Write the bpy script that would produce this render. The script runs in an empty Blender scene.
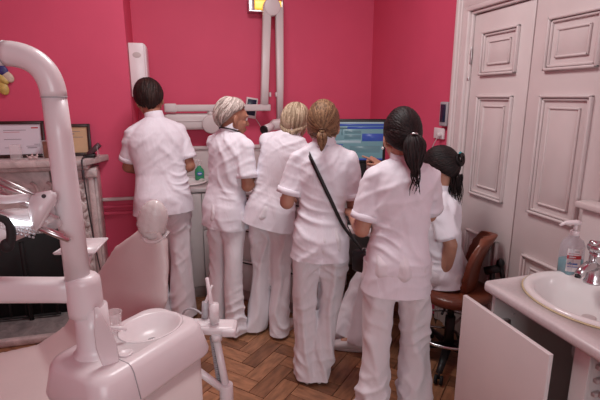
import bpy, bmesh, math, random
import numpy as np
from mathutils import Vector, Matrix, Quaternion
random.seed(7); np.random.seed(7)
PI = math.pi
C = bpy.context.scene.collection
V = Vector

# ------------------------------------------------------------------ camera
cam_data = bpy.data.cameras.new('camera'); cam = bpy.data.objects.new('camera', cam_data); C.objects.link(cam)
cam_data.sensor_width = 36.0; cam_data.lens = 27.0; cam_data.clip_start = 0.02
PITCH = math.atan(103/450.0); YAW = math.radians(14.6)
cam.location = (0, 0, 1.6)
cam.rotation_euler = (PI/2 - PITCH, 0, -YAW)
bpy.context.scene.camera = cam
vs = bpy.context.scene.view_settings
vs.view_transform = 'Standard'; vs.look = 'None'; vs.gamma = 1.0; vs.use_curve_mapping = False
vs.exposure = 0.05
# ------------------------------------------------------------------ world, lights
w = bpy.data.worlds.new('world'); bpy.context.scene.world = w; w.use_nodes = True
w.node_tree.nodes['Background'].inputs[0].default_value = (0.8, 0.8, 0.8, 1)
w.node_tree.nodes['Background'].inputs[1].default_value = 0.3
def area(name, loc, target, size, size_y, power, col):
    l = bpy.data.lights.new(name, 'AREA'); l.shape = 'RECTANGLE'; l.size = size; l.size_y = size_y
    l.energy = power; l.color = col
    o = bpy.data.objects.new(name, l); C.objects.link(o); o.location = loc
    o.rotation_euler = (V(target) - V(loc)).to_track_quat('-Z', 'Y').to_euler()
    return o
area('ceiling_panel_light', (0.35, 2.15, 3.04), (0.35, 2.15, 0), 0.8, 0.8, 34, (0.97, 0.94, 0.94))
area('rear_window_light', (0.3, -3.3, 2.1), (0.4, 3.0, 1.1), 2.2, 1.6, 66, (0.92, 0.97, 1.0))

# ------------------------------------------------------------------ materials
def lin(c):
    return tuple(((v/255.0)/12.92 if v/255.0 <= 0.04045 else ((v/255.0+0.055)/1.055)**2.4) for v in c) + (1.0,)
def mat(name, col, rough=0.5, metal=0.0, noise=0.0, nscale=8.0, bump=0.0, bscale=40.0, spec=0.5, emis=None, estr=0, trans=0.0, alpha=1.0, coat=0.0, sheen=0.0):
    m = bpy.data.materials.new(name); m.use_nodes = True
    nt = m.node_tree; b = nt.nodes['Principled BSDF']
    col = tuple(col[:3]) + (1.0,)
    b.inputs['Base Color'].default_value = col
    b.inputs['Roughness'].default_value = rough; b.inputs['Metallic'].default_value = metal
    b.inputs['Specular IOR Level'].default_value = spec
    b.inputs['Transmission Weight'].default_value = trans; b.inputs['Alpha'].default_value = alpha
    b.inputs['Coat Weight'].default_value = coat; b.inputs['Sheen Weight'].default_value = sheen
    tc = nt.nodes.new('ShaderNodeTexCoord')
    if noise > 0:
        n = nt.nodes.new('ShaderNodeTexNoise'); n.inputs['Scale'].default_value = nscale; n.inputs['Detail'].default_value = 4
        nt.links.new(tc.outputs['Object'], n.inputs['Vector'])
        mr = nt.nodes.new('ShaderNodeMapRange'); mr.inputs[3].default_value = 1-noise; mr.inputs[4].default_value = 1+noise
        mr.inputs[1].default_value = 0.3; mr.inputs[2].default_value = 0.7
        nt.links.new(n.outputs['Fac'], mr.inputs[0])
        mx = nt.nodes.new('ShaderNodeVectorMath'); mx.operation = 'SCALE'; mx.inputs[0].default_value = col[:3]
        nt.links.new(mr.outputs[0], mx.inputs['Scale']); nt.links.new(mx.outputs[0], b.inputs['Base Color'])
    if bump > 0:
        n2 = nt.nodes.new('ShaderNodeTexNoise'); n2.inputs['Scale'].default_value = bscale; n2.inputs['Detail'].default_value = 3
        nt.links.new(tc.outputs['Object'], n2.inputs['Vector'])
        bp = nt.nodes.new('ShaderNodeBump'); bp.inputs['Strength'].default_value = bump; bp.inputs['Distance'].default_value = 0.01
        nt.links.new(n2.outputs['Fac'], bp.inputs['Height']); nt.links.new(bp.outputs[0], b.inputs['Normal'])
    if emis:
        b.inputs['Emission Color'].default_value = tuple(emis[:3]) + (1,); b.inputs['Emission Strength'].default_value = estr
    return m
def marble(name, c1, c2, scale=5):
    m = mat(name, c1, 0.35); nt = m.node_tree; b = nt.nodes['Principled BSDF']
    tc = nt.nodes.new('ShaderNodeTexCoord'); n = nt.nodes.new('ShaderNodeTexNoise'); n.inputs['Scale'].default_value = scale
    n.inputs['Detail'].default_value = 9; n.inputs['Roughness'].default_value = 0.7; n.inputs['Distortion'].default_value = 1.4
    r = nt.nodes.new('ShaderNodeValToRGB'); r.color_ramp.elements[0].position = 0.38; r.color_ramp.elements[1].position = 0.62
    r.color_ramp.elements[0].color = c2; r.color_ramp.elements[1].color = c1
    nt.links.new(tc.outputs['Object'], n.inputs['Vector']); nt.links.new(n.outputs['Fac'], r.inputs[0]); nt.links.new(r.outputs[0], b.inputs['Base Color'])
    return m
def plankmat():
    m = mat('parquet_oak', (0.2, 0.1, 0.05), 0.38, spec=0.4); nt = m.node_tree; b = nt.nodes['Principled BSDF']
    at = nt.nodes.new('ShaderNodeAttribute'); at.attribute_name = 'plank'
    uv = nt.nodes.new('ShaderNodeUVMap')
    mp = nt.nodes.new('ShaderNodeMapping'); mp.inputs['Scale'].default_value = (2.5, 34, 1)
    nt.links.new(uv.outputs[0], mp.inputs[0])
    n = nt.nodes.new('ShaderNodeTexNoise'); n.inputs['Scale'].default_value = 1.0; n.inputs['Detail'].default_value = 6
    nt.links.new(mp.outputs[0], n.inputs['Vector'])
    r = nt.nodes.new('ShaderNodeValToRGB')
    r.color_ramp.elements[0].color = (0.15, 0.062, 0.032, 1); r.color_ramp.elements[1].color = (0.54, 0.26, 0.135, 1)
    nt.links.new(at.outputs['Fac'], r.inputs[0])
    mr = nt.nodes.new('ShaderNodeMapRange'); mr.inputs[1].default_value = 0.3; mr.inputs[2].default_value = 0.7; mr.inputs[3].default_value = 0.6; mr.inputs[4].default_value = 1.25
    nt.links.new(n.outputs['Fac'], mr.inputs[0])
    mx = nt.nodes.new('ShaderNodeVectorMath'); mx.operation = 'SCALE'
    nt.links.new(r.outputs[0], mx.inputs[0]); nt.links.new(mr.outputs[0], mx.inputs['Scale']); nt.links.new(mx.outputs[0], b.inputs['Base Color'])
    bp = nt.nodes.new('ShaderNodeBump'); bp.inputs['Strength'].default_value = 0.25; bp.inputs['Distance'].default_value = 0.003
    nt.links.new(n.outputs['Fac'], bp.inputs['Height']); nt.links.new(bp.outputs[0], b.inputs['Normal'])
    return m
def hairmat(name, c1, c2):
    m = mat(name, c1, 0.55, spec=0.25); nt = m.node_tree; b = nt.nodes['Principled BSDF']
    at = nt.nodes.new('ShaderNodeAttribute'); at.attribute_name = 'lock'
    r = nt.nodes.new('ShaderNodeValToRGB'); r.color_ramp.elements[0].color = tuple(c1[:3])+(1,); r.color_ramp.elements[1].color = tuple(c2[:3])+(1,)
    nt.links.new(at.outputs['Fac'], r.inputs[0]); nt.links.new(r.outputs[0], b.inputs['Base Color'])
    return m
def clothmat(name, col):
    m = mat(name, col, 0.85, spec=0.2, sheen=0.15); nt = m.node_tree; b = nt.nodes['Principled BSDF']
    tc = nt.nodes.new('ShaderNodeTexCoord')
    mp = nt.nodes.new('ShaderNodeMapping'); mp.inputs['Scale'].default_value = (13, 13, 7); mp.inputs['Rotation'].default_value = (0.5, 0.3, 0)
    n = nt.nodes.new('ShaderNodeTexNoise'); n.inputs['Scale'].default_value = 1; n.inputs['Detail'].default_value = 2.0; n.inputs['Distortion'].default_value = 1.2
    bp = nt.nodes.new('ShaderNodeBump'); bp.inputs['Strength'].default_value = 0.4; bp.inputs['Distance'].default_value = 0.014
    nt.links.new(tc.outputs['Object'], mp.inputs[0]); nt.links.new(mp.outputs[0], n.inputs['Vector'])
    nt.links.new(n.outputs['Fac'], bp.inputs['Height']); nt.links.new(bp.outputs[0], b.inputs['Normal'])
    return m
M = {}
M['pink'] = mat('pink_wall_paint', (0.70, 0.092, 0.175), 0.6, noise=0.03, nscale=3, bump=0.05, bscale=60, spec=0.3)
M['ceiling'] = mat('ceiling_paint', (0.75, 0.7, 0.7), 0.8)
M['door'] = mat('cream_gloss_paint', (0.69, 0.60, 0.59), 0.38, noise=0.03, nscale=6, bump=0.04, bscale=30, spec=0.4)
M['plank'] = plankmat()
M['subfloor'] = mat('dark_subfloor', (0.03, 0.015, 0.01), 0.8)
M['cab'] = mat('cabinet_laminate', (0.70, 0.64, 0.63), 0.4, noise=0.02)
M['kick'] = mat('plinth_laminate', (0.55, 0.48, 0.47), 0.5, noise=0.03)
M['counter'] = mat('countertop_laminate', (0.66, 0.60, 0.60), 0.3, noise=0.05, nscale=90)
M['ceramic'] = mat('white_ceramic', (0.80, 0.76, 0.75), 0.12, spec=0.6, noise=0.01)
M['sealant'] = mat('yellowed_sealant', (0.55, 0.45, 0.27), 0.5, noise=0.1, nscale=30)
M['plastic'] = mat('white_enamel_plastic', (0.80, 0.74, 0.75), 0.28, spec=0.5, noise=0.01)
M['plastic_grey'] = mat('pale_grey_plastic', (0.42, 0.40, 0.42), 0.4, noise=0.02)
M['beige'] = mat('beige_vinyl', (0.66, 0.57, 0.55), 0.4, noise=0.02, bump=0.05, bscale=120)
M['film'] = mat('clear_plastic_film', (0.9, 0.85, 0.85), 0.08, trans=0.0, alpha=0.36, spec=1.0, bump=1.0, bscale=34)
M['clear'] = mat('clear_acrylic', (0.93, 0.88, 0.88), 0.08, alpha=0.3, spec=0.8, noise=0.01)
M['chrome'] = mat('chrome', (0.62, 0.62, 0.63), 0.22, metal=1.0, noise=0.01)
M['steel'] = mat('brushed_steel', (0.6, 0.57, 0.57), 0.3, metal=1.0, noise=0.03)
M['black'] = mat('black_plastic', (0.012, 0.011, 0.012), 0.4, noise=0.05)
M['rubber'] = mat('black_rubber', (0.015, 0.014, 0.015), 0.75, noise=0.05)
M['iron'] = mat('black_iron', (0.006, 0.0055, 0.006), 0.75, noise=0.2, bump=0.3, bscale=20)
M['darkblue'] = mat('dark_blue_panel', (0.012, 0.016, 0.045), 0.25, noise=0.03)
M['marble'] = marble('veined_pink_marble', (0.68, 0.58, 0.56, 1), (0.46, 0.38, 0.37, 1), 7)
M['hearth'] = marble('worn_grey_marble', (0.33, 0.30, 0.29, 1), (0.17, 0.15, 0.15, 1), 6)
M['brown_leather'] = mat('brown_leather', (0.17, 0.045, 0.022), 0.3, noise=0.15, nscale=12, bump=0.08, bscale=80, spec=0.6)
M['cloth'] = clothmat('white_tunic_cotton', (0.84, 0.80, 0.86))
M['cloth2'] = clothmat('white_trouser_cotton', (0.80, 0.755, 0.79))
M['skin'] = mat('skin', (0.52, 0.27, 0.19), 0.5, noise=0.06, nscale=18, spec=0.35)
M['skin_tan'] = mat('tanned_skin', (0.40, 0.185, 0.12), 0.5, noise=0.06, nscale=18, spec=0.35)
M['lip'] = mat('lips', (0.42, 0.14, 0.12), 0.4, noise=0.03)
M['eyew'] = mat('eye_white', (0.75, 0.72, 0.7), 0.2, noise=0.01)
M['iris'] = mat('iris_brown', (0.04, 0.025, 0.015), 0.2, noise=0.05)
M['frame'] = mat('dark_walnut_frame', (0.035, 0.015, 0.012), 0.35, noise=0.2, nscale=15)
M['paper'] = mat('certificate_paper', (0.72, 0.68, 0.74), 0.6, noise=0.02)
M['parch'] = mat('tan_parchment_paper', (0.62, 0.42, 0.24), 0.6, noise=0.08, nscale=10)
M['ink'] = mat('grey_ink', (0.25, 0.22, 0.25), 0.7, noise=0.02)
M['red'] = mat('red_print', (0.5, 0.02, 0.03), 0.5, noise=0.02)
M['blueprint'] = mat('blue_print', (0.05, 0.15, 0.5), 0.5, noise=0.02)
M['white'] = mat('white_print', (0.8, 0.78, 0.78), 0.5, noise=0.01)
M['teal'] = mat('teal_liquid', (0.02, 0.36, 0.40), 0.15, noise=0.03)
M['greenliq'] = mat('green_soap_liquid', (0.05, 0.34, 0.17), 0.15, noise=0.05)
M['bottle'] = mat('translucent_bottle', (0.62, 0.60, 0.66), 0.2, alpha=0.35, noise=0.01)
M['clog'] = mat('pale_green_foam', (0.55, 0.55, 0.36), 0.6, noise=0.03)
M['shoe'] = mat('pale_pink_leather', (0.62, 0.48, 0.47), 0.45, noise=0.03)
M['sneak'] = mat('white_leather', (0.68, 0.62, 0.62), 0.45, noise=0.02)
M['amber'] = mat('amber_wood', (0.22, 0.10, 0.07), 0.4, noise=0.3, nscale=25)
M['cord'] = mat('grey_cable', (0.05, 0.045, 0.05), 0.6, noise=0.02)
M['orn_y'] = mat('yellow_glaze', (0.6, 0.45, 0.12), 0.4, noise=0.25, nscale=30)
M['orn_b'] = mat('blue_glaze', (0.03, 0.03, 0.16), 0.4, noise=0.25, nscale=30)
M['orn_w'] = mat('cream_glaze', (0.62, 0.52, 0.40), 0.4, noise=0.15, nscale=30)
M['lampglow'] = mat('lit_lamp_glass', (0.9, 0.6, 0.2), 0.3, emis=(1.0, 0.58, 0.06), estr=1.0)
M['bulb'] = mat('lit_bulb', (1, 1, 1), 0.3, emis=(0.85, 0.92, 1.0), estr=6.0)
M['screen'] = mat('screen_page', (0.05, 0.06, 0.06), 0.4, emis=(0.20, 0.36, 0.42), estr=0.42)
M['screen_blue'] = mat('screen_blue', (0.01, 0.02, 0.1), 0.4, emis=(0.05, 0.09, 0.36), estr=0.5)
M['screen_light'] = mat('screen_pale', (0.1, 0.1, 0.1), 0.4, emis=(0.36, 0.46, 0.52), estr=0.5)
M['screen_grey'] = mat('screen_grey', (0.02, 0.02, 0.02), 0.4, emis=(0.10, 0.17, 0.21), estr=0.5)

# ------------------------------------------------------------------ builders
def link(name, me, m, parent=None):
    o = bpy.data.objects.new(name, me); C.objects.link(o)
    if me.materials: pass
    else: me.materials.append(m)
    if parent is not None:
        o.parent = parent
    return o
def origin_of(o):
    p = V((0, 0, 0))
    while o is not None:
        p += o.location; o = o.parent
    return p
def obj(name, bm, m, parent=None, smooth=35, local=False, base=None):
    """bm in world coordinates (unless local); linked as ONE mesh object"""
    if smooth:
        a = math.radians(smooth)
        for f in bm.faces: f.smooth = True
        for e in bm.edges:
            if len(e.link_faces) == 2:
                e.smooth = e.calc_face_angle(0) < a
    if parent is not None:
        if not local:
            bm.transform(Matrix.Translation(-origin_of(parent)))
        loc = V((0, 0, 0))
    else:
        if base is None:
            xs = [v.co for v in bm.verts]
            base = V(((min(c.x for c in xs)+max(c.x for c in xs))/2, (min(c.y for c in xs)+max(c.y for c in xs))/2, min(c.z for c in xs)))
        loc = V(base)
        bm.transform(Matrix.Translation(-loc))
    me = bpy.data.meshes.new(name); bm.to_mesh(me); bm.free()
    if isinstance(m, (list, tuple)):
        for q in m: me.materials.append(q)
        m = m[0]
    o = link(name, me, m, parent); o.location = loc
    return o
def mobj(name, me, m, parent):
    """ready mesh in world coordinates"""
    me.transform(Matrix.Translation(-origin_of(parent)))
    o = link(name, me, m, parent); return o
def empty(name, loc, label, cat, group=None):
    o = bpy.data.objects.new(name, None); C.objects.link(o); o.location = loc; o.empty_display_size = 0.1
    o['label'] = label; o['category'] = cat
    if group: o['group'] = group
    return o
def tag(o, label, cat, group=None):
    o['label'] = label; o['category'] = cat
    if group: o['group'] = group
    return o
def struct(name, bm, m, **k):
    o = obj(name, bm, m, **k); o['kind'] = 'structure'; return o
NB = lambda: bmesh.new()
def setmat(faces, i):
    for f in faces: f.material_index = i
def box(bm, lo, hi, bev=0.0, rot=None, seg=2, mi=0):
    lo = V(lo); hi = V(hi); t = bmesh.new()
    bmesh.ops.create_cube(t, size=1)
    bmesh.ops.transform(t, matrix=Matrix.Translation((lo+hi)/2) @ Matrix.Diagonal((*(hi-lo), 1)), verts=t.verts)
    if bev > 0:
        bmesh.ops.bevel(t, geom=t.edges[:], offset=bev, segments=seg, affect='EDGES', profile=0.5)
    if rot is not None: bmesh.ops.transform(t, matrix=rot, verts=t.verts)
    merge(bm, t, mi)
def merge(bm, t, mi=0):
    vm = {}
    for v in t.verts: vm[v] = bm.verts.new(v.co)
    for f in t.faces:
        try:
            g = bm.faces.new([vm[v] for v in f.verts]); g.material_index = mi
        except ValueError: pass
    t.free()
def loft(bm, rings, cap=True, closed=True, mi=0):
    """rings: list of lists of points"""
    R = [[bm.verts.new(p) for p in r] for r in rings]
    n = len(R[0])
    for a, b in zip(R[:-1], R[1:]):
        for i in range(n if closed else n-1):
            j = (i+1) % n
            f = bm.faces.new((a[i], a[j], b[j], b[i])); f.material_index = mi
    if cap:
        f = bm.faces.new(R[0][::-1]); f.material_index = mi
        f = bm.faces.new(R[-1]); f.material_index = mi
    return R
def frame_of(d):
    d = V(d).normalized(); a = V((0, 0, 1)) if abs(d.z) < 0.95 else V((1, 0, 0))
    x = d.cross(a).normalized(); y = x.cross(d).normalized(); return x, y, d
def ring(c, x, y, rx, ry, n=20, e=2.0):
    out = []
    for i in range(n):
        t = 2*PI*i/n; ct, st = math.cos(t), math.sin(t)
        out.append(V(c) + V(x)*(rx*math.copysign(abs(ct)**(2/e), ct)) + V(y)*(ry*math.copysign(abs(st)**(2/e), st)))
    return out
def tube(bm, pts, r, n=12, mi=0, cap=True, flat=1.0):
    pts = [V(p) for p in pts]
    if not isinstance(r, (list, tuple)): r = [r]*len(pts)
    rings = []; px = None
    for i, p in enumerate(pts):
        d = (pts[min(i+1, len(pts)-1)] - pts[max(i-1, 0)])
        if d.length < 1e-9: d = V((0, 0, 1))
        d.normalize()
        if px is None: x, y, _ = frame_of(d)
        else:
            x = (px - d*px.dot(d)); x.normalize(); y = x.cross(d); y = -y
        px = x; y = d.cross(x).normalized()
        rings.append(ring(p, x, y, r[i], r[i]*flat, n))
    loft(bm, rings, cap, mi=mi)
def cyl(bm, p0, p1, r0, r1=None, n=24, mi=0, bev=0.0):
    r1 = r0 if r1 is None else r1
    p0, p1 = V(p0), V(p1); x, y, d = frame_of(p1-p0)
    if bev > 0:
        L = [(p0, r0-bev), (p0+d*bev*0.3, r0-bev*0.3), (p0+d*bev, r0), (p1-d*bev, r1), (p1-d*bev*0.3, r1-bev*0.3), (p1, r1-bev)]
    else: L = [(p0, r0), (p1, r1)]
    loft(bm, [ring(p, x, y, r, r, n) for p, r in L], mi=mi)
def lathe(bm, c, prof, n=32, mi=0, ax=(0, 0, 1), sx=1.0, sy=1.0):
    """prof: list (r,h) along axis from c"""
    x, y, d = frame_of(ax)
    if tuple(ax) == (0, 0, 1): x, y = V((1, 0, 0)), V((0, 1, 0))
    loft(bm, [ring(V(c)+d*h, x, y, max(r, 1e-4)*sx, max(r, 1e-4)*sy, n) for r, h in prof], mi=mi)
def ell(bm, c, r, rot=None, seg=20, mi=0):
    t = bmesh.new(); bmesh.ops.create_uvsphere(t, u_segments=seg, v_segments=max(8, seg*2//3), radius=1)
    mtx = Matrix.Diagonal((r[0], r[1], r[2], 1))
    if rot is not None: mtx = rot.to_4x4() @ mtx
    bmesh.ops.transform(t, matrix=Matrix.Translation(V(c)) @ mtx, verts=t.verts)
    merge(bm, t, mi)
def caps(bm, p0, p1, r0, r1, n=16, mi=0):
    """tapered capsule"""
    p0, p1 = V(p0), V(p1); x, y, d = frame_of(p1-p0); rr = []
    for k in range(5):
        a = PI/2*(k+0.3)/5.3; rr.append(ring(p0 - d*r0*math.cos(a), x, y, r0*math.sin(a), r0*math.sin(a), n))
    rr.append(ring(p0, x, y, r0, r0, n)); rr.append(ring(p1, x, y, r1, r1, n))
    for k in range(4, -1, -1):
        a = PI/2*(k+0.3)/5.3; rr.append(ring(p1 + d*r1*math.cos(a), x, y, r1*math.sin(a), r1*math.sin(a), n))
    loft(bm, rr, mi=mi)
def bez(p0, p1, p2, p3, n=10):
    p0, p1, p2, p3 = map(V, (p0, p1, p2, p3)); return [p0*(1-t)**3+p1*3*t*(1-t)**2+p2*3*t*t*(1-t)+p3*t**3 for t in [i/n for i in range(n+1)]]
def prism(bm, poly, z0, z1, mi=0, bev=0.0):
    """poly: (x,y) list ccw"""
    t = bmesh.new()
    a = [t.verts.new((x, y, z0)) for x, y in poly]; b = [t.verts.new((x, y, z1)) for x, y in poly]; n = len(poly)
    t.faces.new(a[::-1]); t.faces.new(b)
    for i in range(n): t.faces.new((a[i], a[(i+1) % n], b[(i+1) % n], b[i]))
    bmesh.ops.recalc_face_normals(t, faces=t.faces)
    if bev > 0: bmesh.ops.bevel(t, geom=t.edges[:], offset=bev, segments=2, affect='EDGES', profile=0.5)
    merge(bm, t, mi)
def remesh(bm, voxel, it=2, fac=0.5):
    me = bpy.data.meshes.new('tmp'); bmesh.ops.recalc_face_normals(bm, faces=bm.faces); bm.to_mesh(me); bm.free()
    o = bpy.data.objects.new('tmp', me); C.objects.link(o)
    md = o.modifiers.new('r', 'REMESH'); md.mode = 'VOXEL'; md.voxel_size = voxel; md.use_smooth_shade = True
    if it:
        sm = o.modifiers.new('s', 'SMOOTH'); sm.factor = fac; sm.iterations = it
    dg = bpy.context.evaluated_depsgraph_get(); dg.update()
    out = bpy.data.meshes.new_from_object(o.evaluated_get(dg))
    bpy.data.objects.remove(o); bpy.data.meshes.remove(me)
    out.materials.clear()
    out.polygons.foreach_set('use_smooth', np.ones(len(out.polygons), dtype=bool))
    return out
def boolcut(o, bm_cut, loc=None):
    """cut the closed shape bm_cut (world coordinates) out of object o"""
    bmesh.ops.recalc_face_normals(bm_cut, faces=bm_cut.faces)
    bm_cut.transform(Matrix.Translation(-origin_of(o)))
    me = bpy.data.meshes.new('cut'); bm_cut.to_mesh(me); bm_cut.free()
    k_ = bpy.data.objects.new('cut', me); C.objects.link(k_); t_ = bpy.data.objects.new('t', o.data); C.objects.link(t_)
    md = t_.modifiers.new('b', 'BOOLEAN'); md.operation = 'DIFFERENCE'; md.solver = 'EXACT'; md.object = k_
    dg = bpy.context.evaluated_depsgraph_get(); dg.update()
    nm = bpy.data.meshes.new_from_object(t_.evaluated_get(dg)); bpy.data.objects.remove(k_); bpy.data.objects.remove(t_); o.data = nm
# value noise for cloth folds
_H = np.random.RandomState(3).rand(4096)
def vnoise(P):
    I = np.floor(P).astype(np.int64); f = P - I; f = f*f*(3-2*f)
    def h(a, b, c): return _H[(a*73 + b*157 + c*311 + (a*b) % 97) & 4095]
    x, y, z = I[:, 0], I[:, 1], I[:, 2]; r = 0
    for dx in (0, 1):
        for dy in (0, 1):
            for dz in (0, 1):
                wt = (f[:, 0] if dx else 1-f[:, 0])*(f[:, 1] if dy else 1-f[:, 1])*(f[:, 2] if dz else 1-f[:, 2])
                r = r + wt*h(x+dx, y+dy, z+dz)
    return r
def ridge(P): return 1-np.abs(2*vnoise(P)-1)
def displace(me, fn):
    n = len(me.vertices); co = np.empty(n*3); me.vertices.foreach_get('co', co); co = co.reshape(-1, 3)
    no = np.empty(n*3); me.vertex_normals.foreach_get('vector', no); no = no.reshape(-1, 3)
    co = co + no*fn(co)[:, None]
    me.vertices.foreach_set('co', co.ravel()); me.update()

# ------------------------------------------------------------------ the room
XR, YB = 1.767, 4.10
bm = NB(); box(bm, (-3.2, -3.7, -0.06), (1.9, 4.3, -0.012))
fl = None
WID = 0.104; N = 3; s = math.sqrt(0.5)
uvl = bm.loops.layers.uv.new('UVMap'); pl = bm.verts.layers.float.new('plank')
setmat(bm.faces, 1)
for i in range(-60, 70):
    for j in range(-18, 19):
        for kind in (0, 1):
            ox, oy = i + j*N, i - j*N
            if kind == 0: x0, y0, x1, y1 = ox, oy, ox+N, oy+1
            else: x0, y0, x1, y1 = ox, oy+1, ox+1, oy+1+N
            cx, cy = (x0+x1)/2*WID, (y0+y1)/2*WID
            X, Y = (cx-cy)*s + 0.35, (cx+cy)*s + 0.07
            if not (-2.2 < X < 1.8 and -0.6 < Y < 4.1): continue
            g = 0.02; z = -0.001*random.random(); rv = min(1, max(0, random.gauss(0.5, 0.24))); off = random.random()*20
            q = [(x0+g, y0+g), (x1-g, y0+g), (x1-g, y1-g), (x0+g, y1-g)]
            top = []; low = []
            for (a, b) in q:
                a *= WID; b *= WID
                wx, wy = (a-b)*s+0.35, (a+b)*s+0.07
                v = bm.verts.new((min(wx, 1.766), min(wy, 4.09), z)); v[pl] = rv; top.append(v)
                v = bm.verts.new((min(wx, 1.766), min(wy, 4.09), -0.011)); v[pl] = rv; low.append(v)
            f = bm.faces.new(top); f.material_index = 0
            for k, l in enumerate(f.loops):
                a, b = q[k]; u, vv = (a, b) if kind == 0 else (b, a)
                l[uvl].uv = (u*WID*4 + off, vv*WID + off)
            for k in range(4):
                f2 = bm.faces.new((low[k], low[(k+1) % 4], top[(k+1) % 4], top[k]))
                for l in f2.loops: l[uvl].uv = (off, off)
struct('floor', bm, [M['plank'], M['subfloor']], smooth=0)
def wallbox(name, lo, hi, m='pink'):
    b = NB(); box(b, lo, hi); return struct(name, b, M[m], smooth=0)
wallbox('wall_back', (-0.42, YB, 0), (1.87, YB+0.1, 3.1))
wallbox('wall_chimney_breast', (-2.3, 3.55, 0), (-0.345, 4.2, 3.1))
wallbox('wall_left', (-2.4, -3.6, 0), (-2.3, 4.2, 3.1))
wallbox('wall_front', (-2.4, -3.7, 0), (1.87, -3.6, 3.1), 'ceiling')
b = NB(); box(b, (XR, 2.562, 0), (XR+0.1, 4.1, 3.1)); box(b, (XR, -3.6, 0), (XR+0.1, 1.5, 3.1)); box(b, (XR, 1.5, 2.092), (XR+0.1, 2.562, 3.1))
struct('wall_right', b, M['pink'], smooth=0)
wallbox('ceiling', (-2.4, -3.7, 3.1), (1.87, 4.2, 3.2), 'ceiling')
# dado rail and moulding in the alcove by the chimney breast
yf = 3.55
b = NB(); box(b, (-0.60, yf-0.028, 0.842), (-0.335, yf, 0.866), 0.005); struct('trim_1', b, M['door'])
b = NB(); box(b, (-0.60, yf-0.022, 0.785), (-0.337, yf, 0.805), 0.004); box(b, (-0.60, yf-0.03, 0.735), (-0.335, yf, 0.76), 0.005); struct('trim_2', b, M['pink'])
b = NB(); box(b, (-0.60, yf-0.02, 0.0), (-0.337, yf, 0.14), 0.004); struct('baseboard_back', b, M['pink'])
# door casing on the right wall: stepped profile running up both sides and over the top
b = NB()
def casing(b, y0, y1):   # y0 outer (far) .. y1 inner
    d = 1 if y1 > y0 else -1
    steps = [(0.0, 0.035, 0.032), (0.035, 0.055, 0.022), (0.055, 0.11, 0.016), (0.11, 0.14, 0.028), (0.14, 0.16, 0.012)]
    for a, c, t in steps:
        ya, yc = y0+d*a, y0+d*c
        box(b, (XR-t, min(ya, yc), 0), (XR+0.02, max(ya, yc), 2.09+0.16-a), 0.006)
        box(b, (XR-t-0.0012, 1.3, 2.09+0.16-c), (XR+0.02, max(ya, yc)if d<0 else 2.72, 2.09+0.16-a), 0.006)
casing(b, 2.72, 2.56)
struct('trim_3', b, M['door'])
b = NB()
for a, c, t in [(0.0, 0.035, 0.032), (0.035, 0.055, 0.022), (0.055, 0.11, 0.016), (0.11, 0.14, 0.028), (0.14, 0.16, 0.012)]:
    box(b, (XR-t, 1.37+a, 0), (XR+0.02, 1.37+c, 2.09), 0.006)
struct('trim_4', b, M['door'])
def leaf(n, ya, yb):
    b = NB(); X0 = XR+0.004
    box(b, (X0, ya, 0.01), (X0+0.045, yb, 2.085), 0.004)
    yl, yr = (ya+yb)/2 + 0.155, (ya+yb)/2 - 0.155
    d = struct('door_%d' % n, b, M['door'])
    for z0, z1 in ((1.725, 1.977), (1.0, 1.61), (0.30, 0.768)):
        p = NB()
        def fr(p, y0, y1, za, zb, wd, t, bv):
            box(p, (X0-t, y0, za), (X0+0.002, y1, za+wd), bv); box(p, (X0-t, y0, zb-wd), (X0+0.002, y1, zb), bv)
            box(p, (X0-t, y0, za), (X0+0.002, y0+wd, zb), bv); box(p, (X0-t, y1-wd, za), (X0+0.002, y1, zb), bv)
        fr(p, yr, yl, z0, z1, 0.014, 0.020, 0.005)
        fr(p, yr+0.016, yl-0.016, z0+0.016, z1-0.016, 0.012, 0.011, 0.004)
        fr(p, yr+0.060, yl-0.060, z0+0.058, z1-0.058, 0.011, 0.010, 0.004)
        box(p, (X0-0.004, yr+0.07, z0+0.066), (X0+0.002, yl-0.07, z1-0.066), 0.001)
        q = obj('door_panel', p, M['door'], d)
    return d
d1 = leaf(1, 2.058, 2.556); d2 = leaf(2, 1.545, 2.050)
b = NB(); cyl(b, (XR-0.004, 2.560, 1.80), (XR-0.004, 2.560, 1.90), 0.007, bev=0.002); cyl(b, (XR-0.006, 2.566, 1.70), (XR-0.006, 2.566, 1.72), 0.008, bev=0.002); obj('door_hinge', b, M['steel'], d1)
# boxed-in pipes with a cap at the right of the doors
b = NB(); box(b, (1.70, 0.2, 0), (XR, 1.555, 1.118), 0.003); struct('trim_6', b, M['door'])
b = NB(); box(b, (1.680, 0.2, 1.118), (XR, 1.585, 1.15), 0.008); struct('trim_5', b, M['door'])
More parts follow.
